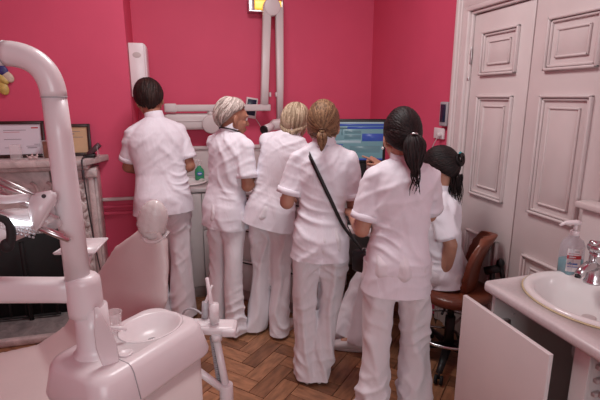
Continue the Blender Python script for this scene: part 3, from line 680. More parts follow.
# big soap bottle, on the counter
cs = V((1.592, 1.480, 0.853)); Z_ = 1.12
so = empty('soap_bottle', cs, 'large translucent bottle of teal liquid with red and white label, by the chrome tap', 'soap bottle')
b = NB(); X_, Y_ = V((1, 0, 0)), V((0, 1, 0))
loft(b, [ring(cs+V((0, 0, h*Z_)), X_, Y_, rx*Z_, ry*Z_, 28, 3) for h, rx, ry in ((0, .036, .030), (.004, .041, .034), (.06, .042, .035), (.115, .041, .034), (.135, .033, .028), (.147, .018, .018), (.155, .016, .016))])
obj('bottle', b, M['bottle'], so)
b = NB(); loft(b, [ring(cs+V((0, 0, h*Z_)), X_, Y_, rx*Z_, ry*Z_, 28, 3) for h, rx, ry in ((0.003, .035, .029), (.006, .0395, .0325), (.060, .0405, .0335))]); obj('liquid', b, M['teal'], so)
fd = V((-0.42, -0.9, 0)).normalized(); rd = V((0.9, -0.42, 0)).normalized()
lb = NB()
def lab(x0, x1, z0, z1, off, mi):
    pts = []
    for z in (z0, z1):
        for k in range(9):
            x = x0+(x1-x0)*k/8; 
            pts.append(cs + rd*x + fd*(0.0375*Z_+off - 6.0*x*x*0.9) + V((0, 0, z*Z_)))
    vs_ = [lb.verts.new(p) for p in pts]
    for k in range(8):
        f = lb.faces.new((vs_[k], vs_[k+1], vs_[9+k+1], vs_[9+k])); f.material_index = mi
lab(-0.032, 0.022, 0.022, 0.112, 0.0020, 0); lab(-0.032, 0.022, 0.072, 0.086, 0.0026, 1); lab(-0.028, 0.010, 0.050, 0.056, 0.0026, 2); lab(-0.028, 0.018, 0.040, 0.043, 0.0026, 2); lab(-0.006, 0.012, 0.100, 0.103, 0.0026, 3); lab(-0.028, 0.012, 0.092, 0.094, 0.0026, 1); lab(-0.024, 0.0, 0.0775, 0.081, 0.0030, 0)
obj('label', lb, [M['white'], M['red'], M['blueprint'], M['ink']], so)
pump(so, cs, 0.153*Z_, 0.016, M['plastic'], away=(-1, 0.25, 0), k=1.28)

# ------------------------------------------------------------------ operator stool
st = empty('operator_chair', (1.52, 2.20, 0), 'brown leather operator chair with curved back on a wheeled chrome base, under the seated woman', 'chair')
b = NB()
t = bmesh.new()
cc = V((1.52, 2.19, 0.475))
t.free()
loft(b, [ring(cc+V((0, 0, h)), V((0.95, 0.3, 0)), V((-0.3, 0.95, 0)), r*1.0, r*0.95, 36, 2.4) for h, r in ((-0.045, .12), (-0.04, .19), (-0.02, .215), (0.005, .215), (0.022, .20), (0.030, .15), (0.026, .05))])
obj('seat', b, M['brown_leather'], st)
b = NB(); rows = []
axd = V((0.80, -0.60, 0)); axs = V((0.60, 0.80, 0)); BC = V((1.665, 2.15, 0))
for h, off, wd in ((0.455, -0.10, .10), (0.475, -0.055, .14), (0.53, -0.045, .165), (0.60, -0.040, .175), (0.67, -0.028, .17), (0.74, -0.004, .155), (0.79, 0.020, .13), (0.82, 0.036, .09), (0.832, 0.042, .04)):
    r = []
    for k in range(13):
        u = -1+2*k/12; r.append(BC + V((0, 0, h)) + axd*(off - 0.06*u*u) + axs*(wd*u))
    for k in range(12, -1, -1):
        u = -1+2*k/12; r.append(BC + V((0, 0, h)) + axd*(off + 0.036 - 0.06*u*u) + axs*(wd*u*1.01))
    rows.append(r)
loft(b, rows); t_me = remesh(b, 0.007, 4); mobj('backrest', t_me, M['brown_leather'], st)
b = NB()
tube(b, [(1.55, 2.20, 0.43), BC+axd*0.03+V((0, 0, 0.41)), BC+axd*0.07+V((0, 0, 0.50)), BC+axd*0.06+V((0, 0, 0.62))], 0.014, 10)
tube(b, [BC+axd*0.02+V((0, 0, 0.60)), BC+axd*0.10+V((0, 0, 0.63))], 0.024, 12); ell(b, BC+axd*0.10+V((0, 0, 0.66)), (0.022, 0.022, 0.030)); tube(b, [BC+axd*0.10+V((0, 0, 0.66)), BC+axd*0.125+V((0, 0, 0.56)), BC+axd*0.13+V((0, 0, 0.50))], 0.014, 10)
obj('back_bracket', b, M['black'], st)
b = NB(); cyl(b, (1.52, 2.20, 0.10), (1.52, 2.20, 0.30), 0.03); cyl(b, (1.52, 2.20, 0.28), (1.52, 2.20, 0.44), 0.02); box(b, (1.42, 2.12, 0.41), (1.58, 2.26, 0.432), 0.004); tube(b, [(1.5, 2.19, 0.42), (1.36, 2.05, 0.41)], 0.008, 8); obj('gas_column', b, M['black'], st)
b = NB(); R_ = 0.24
tube(b, [(1.52+R_*math.cos(a*PI/24), 2.20+R_*math.sin(a*PI/24), 0.22) for a in range(49)], 0.009, 10)
for k in range(3): a = k*2.1+0.6; tube(b, [(1.52, 2.20, 0.22), (1.52+R_*math.cos(a), 2.20+R_*math.sin(a), 0.22)], 0.007, 8)
obj('foot_ring', b, M['chrome'], st)
for k in range(5):
    a = k*2*PI/5+0.2; e = V((1.52+0.27*math.cos(a), 2.20+0.27*math.sin(a), 0.075))
    b = NB(); tube(b, [(1.52, 2.20, 0.11), e], [0.028, 0.018], 12, flat=0.7); lg = obj('leg', b, M['black'], st)
    b = NB(); ax_ = V((-math.sin(a), math.cos(a), 0)); 
    for sgn in (-1, 1): cyl(b, e+V((0, 0, -0.048))+ax_*sgn*0.008, e+V((0, 0, -0.048))+ax_*sgn*0.024, 0.027, n=20, bev=0.004)
    cyl(b, e, e+V((0, 0, -0.04)), 0.007); obj('castor', b, M['rubber'], lg)
# ------------------------------------------------------------------ dental chair (patient chair)
dc = empty('dental_chair', (-0.4, 1.85, 0), 'beige vinyl reclining dental chair with film-wrapped headrest, behind the spittoon unit', 'dental chair')
def beige_slab():
    Lp = [CH_L[i] for i in range(len(CH_L))]; Rp = CH_R
    b = NB(); rows = []
    for i in range(len(Lp)):
        l, r = V(Lp[i]), V(Rp[i])
        i0, i1 = max(i-1, 0), min(i+1, len(Lp)-1)
        dwn = ((V(Lp[i1])+V(Rp[i1])) - (V(Lp[i0])+V(Rp[i0]))).normalized(); ac = (r-l).normalized(); nrm = dwn.cross(ac).normalized()
        if nrm.z < 0: nrm = -nrm
        top = []; bot = []
        for k in range(15):
            u = k/14; e = 1-abs(2*u-1)**6
            p = l.lerp(r, u)
            top.append(p + nrm*(0.028*e - 0.012*(1-(2*u-1)**2))); bot.append(p - nrm*(0.045*e+0.002))
        rows.append(top + bot[::-1])
    loft(b, rows); me = remesh(b, 0.009, 6)
    return me
CH_L = [(-0.175, 1.805, 1.108), (-0.215, 1.86, 1.06), (-0.30, 1.93, 0.99), (-0.375, 1.96, 0.88), (-0.47, 2.0, 0.74), (-0.56, 2.05, 0.60), (-0.70, 2.12, 0.49), (-0.90, 2.15, 0.45), (-1.3, 2.2, 0.45), (-1.75, 2.25, 0.42)]
CH_R = [(-0.10, 1.74, 1.108), (-0.085, 1.73, 1.055), (-0.082, 1.71, 0.95), (-0.09, 1.69, 0.83), (-0.15, 1.66, 0.68), (-0.28, 1.63, 0.54), (-0.45, 1.60, 0.45), (-0.70, 1.60, 0.42), (-1.15, 1.65, 0.42), (-1.6, 1.75, 0.40)]
mobj('backrest_and_seat', beige_slab(), M['beige'], dc)
b = NB(); Hc = V((-0.128, 1.77, 1.135)); Rh = Matrix.Rotation(math.radians(-14), 3, 'Z') @ Matrix.Rotation(math.radians(12), 3, 'Y')
ell(b, Hc, (0.056, 0.04, 0.080), Rh, 32); hr = obj('headrest', b, M['beige'], dc)
b = NB(); ell(b, Hc, (0.059, 0.044, 0.083), Rh, 40)
tube(b, bez(Hc+V((-0.04, -0.02, -0.06)), Hc+V((-0.02, -0.05, -0.085)), Hc+V((0.03, -0.05, -0.08)), Hc+V((0.055, 0, -0.05)), 8), 0.007, 6)
for k in range(60):
    a = random.uniform(0, 2*PI)
fm = b
me_ = bpy.data.meshes.new('x'); bm_ = b; 
for v in bm_.verts:
    d = v.co-Hc; q = math.sin(d.x*190+d.z*90)*math.sin(d.z*150-d.x*70)*0.0016; v.co += d.normalized()*q
obj('plastic_cover', bm_, M['film'], hr)
b = NB(); tube(b, [(-0.10, 1.80, 1.14), (-0.09, 1.80, 1.08), (-0.10, 1.79, 1.02)], [0.02, 0.022, 0.02], 12, flat=0.5); obj('headrest_bar', b, M['steel'], dc)
b = NB(); box(b, (-0.95, 1.75, 0.0), (-0.35, 2.05, 0.06), 0.02); box(b, (-0.8, 1.8, 0.05), (-0.5, 2.0, 0.42), 0.04); obj('base', b, M['plastic'], dc)

# ------------------------------------------------------------------ dental unit with spittoon, pole, light and tray
un = empty('dental_unit', (-0.18, 1.4, 0), 'white dental unit with spittoon bowl, tall bent light pole, lamp and tray, left foreground', 'dental unit')
# housing: long rounded box from (-.35,1.22) to (-.03,1.55)
ax = V((0.70, 0.714, 0)).normalized(); ay = V((-0.714, 0.70, 0)).normalized()
HC = V((-0.190, 1.392, 0)); U = lambda a, c, z: HC + ax*a + ay*c + V((0, 0, z))
def rrect(a0, a1, c0, c1, z, rad, n=8, tilt=0.0, taper=0.0):
    pts = []
    for (ca, cc_, s0) in ((a1-rad, c1-rad, 0), (a0+rad, c1-rad, 1), (a0+rad, c0+rad, 2), (a1-rad, c0+rad, 3)):
        for k in range(n+1):
            t = PI/2*(s0 + k/n); a = ca+rad*math.cos(t); c = cc_+rad*math.sin(t)
            pts.append(U(a, c, z + tilt*a))
    return pts
b = NB()
ZT = 0.865
loft(b, [rrect(-0.225, 0.195, -0.148, 0.118, ZT-0.118, 0.055), rrect(-0.238, 0.208, -0.160, 0.128, ZT-0.110, 0.06), rrect(-0.240, 0.210, -0.162, 0.130, ZT-0.10, 0.06),
         rrect(-0.228, 0.196, -0.142, 0.116, ZT-0.022, 0.06), rrect(-0.220, 0.188, -0.133, 0.108, ZT-0.007, 0.058), rrect(-0.208, 0.176, -0.122, 0.097, ZT-0.001, 0.052), rrect(-0.19, 0.16, -0.11, 0.085, ZT, 0.045)])
top = obj('spittoon_top', b, M['plastic'], un, smooth=50)
b = NB(); loft(b, [rrect(-0.215, 0.185, -0.14, 0.11, 0.0, 0.05), rrect(-0.215, 0.185, -0.14, 0.11, ZT-0.114, 0.05)]); obj('cabinet_body', b, M['beige'], un)
# bowl: raised rim and shallow hollow modelled on top
bc_ = U(0.068, -0.012, ZT)
def oring(c, ra, rc, z): return [V(c) + ax*ra*math.cos(2*PI*k/44) + ay*rc*math.sin(2*PI*k/44) + V((0, 0, z)) for k in range(44)]
b = NB(); loft(b, [oring(bc_, .100, .082, -.09), oring(bc_, .100, .082, .05)]); boolcut(top, b)
b = NB(); loft(b, [oring(bc_, .002, .002, -.052), oring(bc_, .04, .035, -.049), oring(bc_, .070, .056, -.038), oring(bc_, .088, .071, -.018), oring(bc_, .096, .079, -.004), oring(bc_, .102, .084, .0015), oring(bc_, .108, .089, .0022), oring(bc_, .112, .092, .0002), oring(bc_, .099, .081, -.002), oring(bc_, .075, .062, -.05), oring(bc_, .002, .002, -.062)])
obj('spittoon_bowl', b, M['plastic'], un, smooth=60)
b = NB(); lathe(b, bc_+V((0, 0, -0.0515)), [(0.014, 0), (0.013, 0.003), (0.001, 0.003)], 16); obj('bowl_drain', b, M['chrome'], un)
# side groove panel (darker joint) and column collar
px, py = -0.305, 1.318
PC = V((px, py, 0))
b = NB(); lathe(b, (px+0.02, py, ZT-0.01), [(0.062, 0.0), (0.060, 0.012), (0.052, 0.018), (0.048, 0.035), (0.0465, 0.08), (0.046, 0.155)], 36); obj('column', b, M['plastic'], un)
b = NB(); lathe(b, (px+0.008, py, 0.985), [(0.040, 0.0), (0.047, 0.004), (0.048, 0.02), (0.047, 0.10), (0.045, 0.112), (0.038, 0.120), (0.032, 0.124)], 36); obj('swivel_collar', b, M['plastic'], un)
vd = V((-0.968, 0.252, 0))    # the arms run to the left, square to the pole
b = NB(); A0 = V((px, py, 1.062))
loft(b, [ring(A0+vd*t, V((0.252, 0.968, 0)), V((0, 0, 1)), 0.032, hz, 24, 3.2) for t, hz in ((0.0, 0.036), (0.07, 0.034), (0.35, 0.036), (0.75, 0.038))]); 

obj('swing_arm', b, M['plastic'], un)
b = NB(); ptop = 1.60
pole = [V((px-0.004, py, 1.10)), V((px-0.006, py, 1.3)), V((px-0.008, py, 1.5)), V((px-0.010, py, ptop))]
tube(b, pole, [0.0335, 0.0325, 0.031, 0.030], 28); obj('light_pole', b, M['plastic'], un)
b = NB(); e0 = V((px-0.010, py, ptop)); tube(b, bez(e0, e0+V((0, 0, 0.065)), e0+vd*0.035+V((0, 0, 0.105)), e0+vd*0.11+V((0, 0, 0.108)), 14), 0.0315, 28)
el = obj('pole_elbow', b, M['plastic'], un)
b = NB(); h0 = e0+vd*0.11+V((0, 0, 0.108)); tube(b, [h0, h0+vd*0.65], 0.030, 28); hb = obj('top_bar', b, M['plastic'], un)
b = NB()
for p in ((e0, V((0, 0, 1))), (h0, vd)): cyl(b, p[0]-p[1]*0.0012, p[0]+p[1]*0.0012, 0.0319, n=28)
obj('joint_line', b, M['plastic_grey'], el)
# sticker with small dark lettering on the bar
b = NB(); nrm = V((-0.252, -0.968, 0))
def on_bar(t0, t1, a0, a1, off, mi):
    rr = 0.030+off; q = []
    for t in (t0, t1):
        q.append([h0+vd*t + nrm*(rr*math.cos(a)) + V((0, 0, rr*math.sin(a))) for a in np.linspace(a0, a1, 6)])
    v0 = [b.verts.new(p) for p in q[0]]; v1 = [b.verts.new(p) for p in q[1]]
    for k in range(5): b.faces.new((v0[k], v1[k], v1[k+1], v0[k+1])).material_index = mi
on_bar(0.045, 0.16, 0.45, 1.15, 0.0006, 0)
for k in range(7):
    t0 = 0.052+k*0.012
    on_bar(t0, t0+0.003, 0.80, 1.05, 0.0012, 1); on_bar(t0, t0+0.008, 0.80, 0.86, 0.0012, 1); 
    if k % 2 == 0: on_bar(t0, t0+0.008, 0.99, 1.05, 0.0012, 1)
obj('sticker', b, [M['white'], M['black']], hb, smooth=0)
# operating light hanging at the left
ol = NB(); LC = V((-0.50, 1.36, 1.285))
tube(ol, [V((-0.56, 1.38, 1.70)), V((-0.56, 1.38, 1.50))], 0.02, 16)
loft(ol, [ring(p, V((0.25, 0.97, 0)), V((0.35, -0.1, 0.93)), r1, r2, 28, 2.6) for p, r1, r2 in ((V((-0.40, 1.30, 1.225)), 0.030, 0.018), (V((-0.43, 1.31, 1.235)), 0.075, 0.045), (V((-0.50, 1.33, 1.25)), 0.10, 0.060), (V((-0.60, 1.36, 1.25)), 0.10, 0.055), (V((-0.68, 1.38, 1.25)), 0.05, 0.03))])
ol.free()
ol = NB()
tube(ol, [h0+vd*0.30, h0+vd*0.31+V((0, 0, -0.05))], 0.03, 16); tube(ol, [h0+vd*0.31, V((-0.605, 1.37, 1.50)), V((-0.555, 1.36, 1.42)), V((-0.535, 1.355, 1.33))], [0.022, 0.022, 0.024, 0.026], 18)
lo = obj('lamp_stem', ol, M['plastic'], un)
ol = NB()
# lamp shell: boat shape seen from the side with the transparent shield above
sh = []
for k in range(12):
    u = k/11; c = V((-0.66+0.325*u, 1.40-0.075*u, 1.225+0.075*u*u)); ww = 0.085*math.sin(PI*min(1, 0.12+u*0.9))**0.6+0.008; hh = 0.034*math.sin(PI*min(1, 0.15+u*0.83))**0.7+0.008
    sh.append(ring(c, V((0.25, 0.97, 0)), V((-0.2, 0.05, 0.98)), ww, hh, 28, 2.4))
loft(ol, sh); lamp = obj('operating_light', ol, M['plastic'], un, smooth=60)
b = NB(); tube(b, [(-0.56, 1.33, 1.345), (-0.44, 1.27, 1.345), (-0.385, 1.25, 1.352)], [0.014, 0.011, 0.010], 14); 
ell(b, (-0.555, 1.33, 1.345), (0.026, 0.026, 0.026))
obj('lamp_arm', b, M['plastic'], lamp)
b = NB(); t = bmesh.new()
tri = [(-0.372, 1.362), (-0.325, 1.368), (-0.318, 1.345), (-0.368, 1.268), (-0.385, 1.262), (-0.386, 1.34)]
vsA = [t.verts.new((x, 1.236, z)) for x, z in tri]; vsB = [t.verts.new((x, 1.262, z)) for x, z in tri]; n = len(tri)
t.faces.new(vsA); t.faces.new(vsB[::-1])
for i in range(n): t.faces.new((vsA[i], vsB[i], vsB[(i+1) % n], vsA[(i+1) % n]))
bmesh.ops.recalc_face_normals(t, faces=t.faces); bmesh.ops.bevel(t, geom=t.edges[:], offset=0.006, segments=3, affect='EDGES'); merge(b, t)
cyl(b, (-0.345, 1.234, 1.357), (-0.345, 1.230, 1.357), 0.005, n=12, mi=1)
obj('lamp_handle', b, [M['plastic'], M['cord']], lamp)
b = NB()
for (p, q, r) in (((-0.53, 1.34, 1.405), (-0.35, 1.27, 1.325), .0055), ((-0.53, 1.35, 1.38), (-0.33, 1.28, 1.285), .006), ((-0.50, 1.30, 1.325), (-0.315, 1.25, 1.245), .006), ((-0.42, 1.27, 1.29), (-0.30, 1.235, 1.235), .0065), ((-0.54, 1.36, 1.42), (-0.37, 1.29, 1.345), .004)): cyl(b, p, q, r, n=14)
obj('guide_rod', b, M['steel'], lamp)
b = NB()
Rr = Matrix.Translation((-0.40, 1.265, 1.262)) @ Matrix.Rotation(math.radians(20), 4, 'Y')
for i in range(5):
    for j in range(3): box(b, (-0.022+i*0.009, -0.013, -0.014+j*0.009), (-0.016+i*0.009, -0.011, -0.009+j*0.009), rot=Rr)
obj('switch_marks', b, M['plastic_grey'], lamp)
b = NB(); ell(b, (-0.405, 1.275, 1.285), (0.085, 0.025, 0.034), Matrix.Rotation(0.15, 3, 'Y'), 24); obj('splash_shield', b, M['clear'], lamp)
b = NB(); cyl(b, (-0.44, 1.24, 1.296), (-0.385, 1.24, 1.284), 0.008, 0.004); obj('bulb', b, M['bulb'], lamp)
b = NB(); tube(b, bez((-0.46, 1.225, 1.310), (-0.415, 1.225, 1.315), (-0.422, 1.225, 1.25), (-0.44, 1.225, 1.232), 10), [0.009]*5+[0.011]*6, 14); ell(b, (-0.44, 1.225, 1.237), (0.016, 0.013, 0.018)); obj('rubber_grip', b, M['rubber'], lamp)
# tray
b = NB(); q = [V((-0.400, 1.455, 1.128)), V((-0.282, 1.43, 1.128)), V((-0.262, 1.56, 1.132)), V((-0.362, 1.575, 1.132))]
rows = [q, [p+V((0, 0, 0.006)) for p in q]]
loft(b, rows)
for a, c in ((0, 1), (1, 2), (2, 3), (3, 0)): tube(b, [q[a]+V((0, 0, 0.005)), q[c]+V((0, 0, 0.005))], 0.0035, 8)
tr = obj('instrument_tray', b, M['plastic'], un)
b = NB(); tube(b, [(-0.31, 1.52, 1.125), (-0.31, 1.42, 1.10), (px, py+0.03, 1.07)], 0.014, 12); obj('tray_bracket', b, M['plastic'], tr)
# clear blade, cup, spout
b = NB(); rows = []
for z, wd in ((0.84, 0.008), (0.87, 0.022), (0.92, 0.026), (0.97, 0.02), (1.0, 0.012), (1.04, 0.006)):
    c = V((-0.225+(z-0.84)*(-0.13), 1.235+0.0*(z-.84), z)); rows.append([c+V((wd*math.cos(a)-0.002, 0.0025*math.sin(a)+0.3*wd*math.cos(a), 0)) for a in np.linspace(0, 2*PI, 15)[:-1]])
loft(b, rows); obj('shield_blade', b, mat('frosted_acrylic', (0.85, 0.78, 0.79), 0.2, alpha=0.75, noise=0.01), un)
b = NB(); cp = V((-0.245, 1.425, ZT+0.0025)); lathe(b, cp, [(0.019, 0.0), (0.021, 0.002), (0.027, 0.062), (0.028, 0.065), (0.025, 0.064), (0.020, 0.02), (0.001, 0.018)], 28); cpo = obj('cup', b, M['clear'], None); 
tag(cpo, 'small clear plastic cup standing on the spittoon top beside the pole column', 'cup')
b = NB(); sp0 = U(-0.072, 0.02, ZT); tube(b, [sp0+V((0, 0, 0.0)), sp0+V((0, 0, 0.04)), sp0+V((0.012, 0.004, 0.048)), sp0+V((0.045, 0.0, 0.044)), sp0+V((0.055, 0.0, 0.036))], 0.0055, 12); obj('spout', b, M['plastic'], un)
b = NB(); ho = U(-0.085, -0.075, ZT); lathe(b, ho, [(0.02, -0.002), (0.022, 0.004), (0.016, 0.005), (0.012, 0.001)], 24); obj('cup_holder', b, M['plastic'], un)
for aa in (-0.205, -0.115):
    b = NB(); pts = [U(aa, -0.05 if aa > -0.2 else -0.09, ZT+0.0003), U(aa, -0.122, ZT-0.0005), U(aa, -0.134, ZT-0.007), U(aa, -0.143, ZT-0.022), U(aa, -0.1625, ZT-0.10)]
    if aa > -0.2: tube(b, pts, 0.0016, 6); obj('panel_joint', b, M['plastic_grey'], un)
    else: b.free()
# assistant arm with suction tips
b = NB(); Lr = Matrix.Translation((0.085, 1.56, 0.765)) @ Matrix.Rotation(math.radians(-12), 4, 'Z') @ Matrix.Rotation(math.radians(2), 4, 'Y')
box(b, (-0.10, -0.04, -0.018), (0.07, 0.04, 0.014), 0.012, rot=Lr, seg=3); box(b, (-0.10, -0.03, -0.004), (-0.02, 0.03, 0.02), 0.008, rot=Lr); box(b, (0.02, -0.045, -0.022), (0.075, 0.045, 0.010), 0.010, rot=Lr)
ah = obj('assistant_holder', b, M['plastic'], un)
b = NB(); tube(b, [(0.058, 1.565, 0.96), (0.068, 1.56, 0.87), (0.078, 1.555, 0.785)], [0.006, 0.008, 0.015], 12)
tube(b, [(0.078, 1.555, 0.86), (0.078, 1.555, 0.79)], 0.018, 12)
obj('suction_tip', b, M['plastic'], ah)
b = NB(); tube(b, [(0.078, 1.60, 0.915), (0.052, 1.60, 0.85), (0.045, 1.60, 0.79)], [0.004, 0.006, 0.010], 10); cyl(b, (0.05, 1.60, 0.85), (0.045, 1.60, 0.785), 0.013, mi=1); obj('air_syringe', b, [M['plastic'], M['plastic_grey']], ah)
b = NB(); tube(b, [(0.082, 1.535, 0.75), (0.082, 1.535, 0.725)], 0.020, 14); tube(b, [(0.082, 1.535, 0.72), (0.098, 1.53, 0.60), (0.108, 1.525, 0.52)], [0.014, 0.014, 0.016], 14)
cyl(b, (0.108, 1.522, 0.545), (0.108, 1.522, 0.47), 0.026, bev=0.004); tube(b, [(0.0, 1.50, 0.64), (0.108, 1.525, 0.51)], 0.014, 12)
obj('assistant_arm', b, M['plastic'], un)
b = NB(); hel = []
for k in range(160):
    t = k/159; a = k*0.9; hel.append(V((0.066+0.02*t, 1.545, 0.735-0.215*t)) + V((0.008*math.cos(a), 0.008*math.sin(a), 0)))
tube(b, hel, 0.0028, 6); obj('coiled_hose', b, M['plastic_grey'], un)
b = NB(); tube(b, bez((-0.03, 1.60, 0.5), (-0.1, 1.68, 0.9), (0.02, 1.66, 0.8), (0.045, 1.60, 0.79), 10), 0.004, 8); obj('suction_hose', b, M['plastic_grey'], ah)
# ------------------------------------------------------------------ people
def fwd(a): a = math.radians(a); return V((math.sin(a), math.cos(a), 0))
def rgt(a): a = math.radians(a); return V((math.cos(a), -math.sin(a), 0))
def hframe(yaw, nod, roll=0):
    """columns: right, forward, up;  nod>0 looks down; roll>0 leans to own right"""
    f, r = fwd(yaw), rgt(yaw); n = math.radians(nod); u = V((0, 0, 1))
    f2 = f*math.cos(n) - u*math.sin(n); u2 = u*math.cos(n) + f*math.sin(n)
    q = math.radians(roll); u3 = u2*math.cos(q) + r*math.sin(q); r3 = r*math.cos(q) - u2*math.sin(q)
    return Matrix((r3, f2, u3)).transposed()
def add_head(b, c, F, k, neck):
    P = lambda x, y, z: c + F @ (V((x, y, z))*k)
    E = lambda p, r, rot=None: ell(b, P(*p), tuple(q*k for q in r), F @ rot if rot else F, 24)
    E((0, -0.014, 0.028), (0.073, 0.092, 0.085)); E((0, 0.028, -0.028), (0.060, 0.064, 0.080)); E((0, 0.03, 0.02), (0.063, 0.066, 0.062))
    E((0, 0.060, -0.092), (0.026, 0.024, 0.020)); E((0, 0.052, -0.07), (0.042, 0.040, 0.035))
    for sx in (-1, 1):
        caps(b, P(sx*0.050, 0.0, -0.045), P(sx*0.018, 0.062, -0.092), 0.020*k, 0.016*k)
        E((sx*0.034, 0.062, -0.025), (0.024, 0.024, 0.022)); E((sx*0.076, -0.006, -0.012), (0.009, 0.019, 0.031), Matrix.Rotation(sx*0.35, 3, 'Z'))
        E((sx*0.030, 0.080, 0.026), (0.026, 0.013, 0.009)); E((sx*0.010, 0.100, -0.034), (0.009, 0.009, 0.007))
    caps(b, P(0, 0.088, 0.014), P(0, 0.108, -0.028), 0.008*k, 0.011*k); E((0, 0.088, -0.060), (0.025, 0.012, 0.008)); E((0, 0.086, -0.071), (0.021, 0.012, 0.008))
    caps(b, V(neck), P(0, -0.022, -0.045), 0.052*k, 0.049*k)
def add_hand(b, wst, D, Np, side, k=1.0, curl=0.5, point=False):
    """D hand direction, Np palm normal, side = direction of the thumb"""
    D = V(D).normalized(); Np = (V(Np) - D*V(Np).dot(D)).normalized(); S = (V(side)-D*V(side).dot(D)-Np*V(side).dot(Np)).normalized()
    wst = V(wst)
    loft(b, [ring(wst+D*t*k, S, Np, wx*k, wy*k, 16, 2.6) for t, wx, wy in ((-0.02, .025, .020), (0.01, .028, .017), (0.035, .036, .015), (0.065, .040, .014), (0.088, .039, .012), (0.094, .032, .008))])
    for i, (o, L, r) in enumerate(((0.029, 0.070, 0.0085), (0.0100, 0.078, 0.0088), (-0.0095, 0.072, 0.0083), (-0.0285, 0.056, 0.0075))):
        c = curl
        if point: c = 0.08 if i == 0 else 1.25
        p = wst + D*0.080*k + S*o*k; ang = 0; pts = [p]; rr = [r*k*1.05]
        for sgm, fr in enumerate((0.42, 0.32, 0.26)):
            ang += c*(0.7 if sgm == 0 else 1.0)
            d = D*math.cos(ang) + Np*math.sin(ang) + S*(o*2.2); d.normalize(); p = p + d*L*fr*k; pts.append(p); rr.append(r*k*(1.0-0.08*(sgm+1)))
        for q in range(3): caps(b, pts[q], pts[q+1], rr[q], rr[q+1], 10)
    p0 = wst + D*0.022*k + S*0.026*k; p1 = p0 + (D*0.7+S*0.65+Np*0.25)*0.036*k; p2 = p1 + (D*0.9+S*0.28+Np*0.35)*0.030*k; p3 = p2 + (D+Np*0.4)*0.022*k
    caps(b, p0, p1, 0.014*k, 0.011*k, 10); caps(b, p1, p2, 0.011*k, 0.0095*k, 10); caps(b, p2, p3, 0.0095*k, 0.008*k, 10)
def trim(me, co, no, thick=0.004):
    """cut the cloth below a plane (no points to the removed side) and turn the hem in"""
    b = bmesh.new(); b.from_mesh(me); bpy.data.meshes.remove(me)
    bmesh.ops.bisect_plane(b, geom=b.verts[:]+b.edges[:]+b.faces[:], plane_co=co, plane_no=no, clear_outer=True)
    ed = [e for e in b.edges if len(e.link_faces) == 1]
    if ed:
        r = bmesh.ops.extrude_edge_only(b, edges=ed); vs_ = [v for v in r['geom'] if isinstance(v, bmesh.types.BMVert)]
        b.normal_update()
        c = sum((v.co for v in vs_), V((0, 0, 0)))/len(vs_)
        for v in vs_:
            d = v.co-c; d -= V(no)*d.dot(V(no)); v.co -= d.normalized()*thick; v.co -= V(no)*0.001
        for e in ed: e.smooth = False
        r2_ = bmesh.ops.extrude_edge_only(b, edges=[e for e in r['geom'] if isinstance(e, bmesh.types.BMEdge) and len(e.link_faces) == 1])
        for v in r2_['geom']:
            if isinstance(v, bmesh.types.BMVert): v.co -= V(no)*0.03
    m2 = bpy.data.meshes.new('cloth'); 
    for f in b.faces: f.smooth = True
    b.to_mesh(m2); b.free(); return m2
def lerp(a, b, t): return a+(b-a)*t
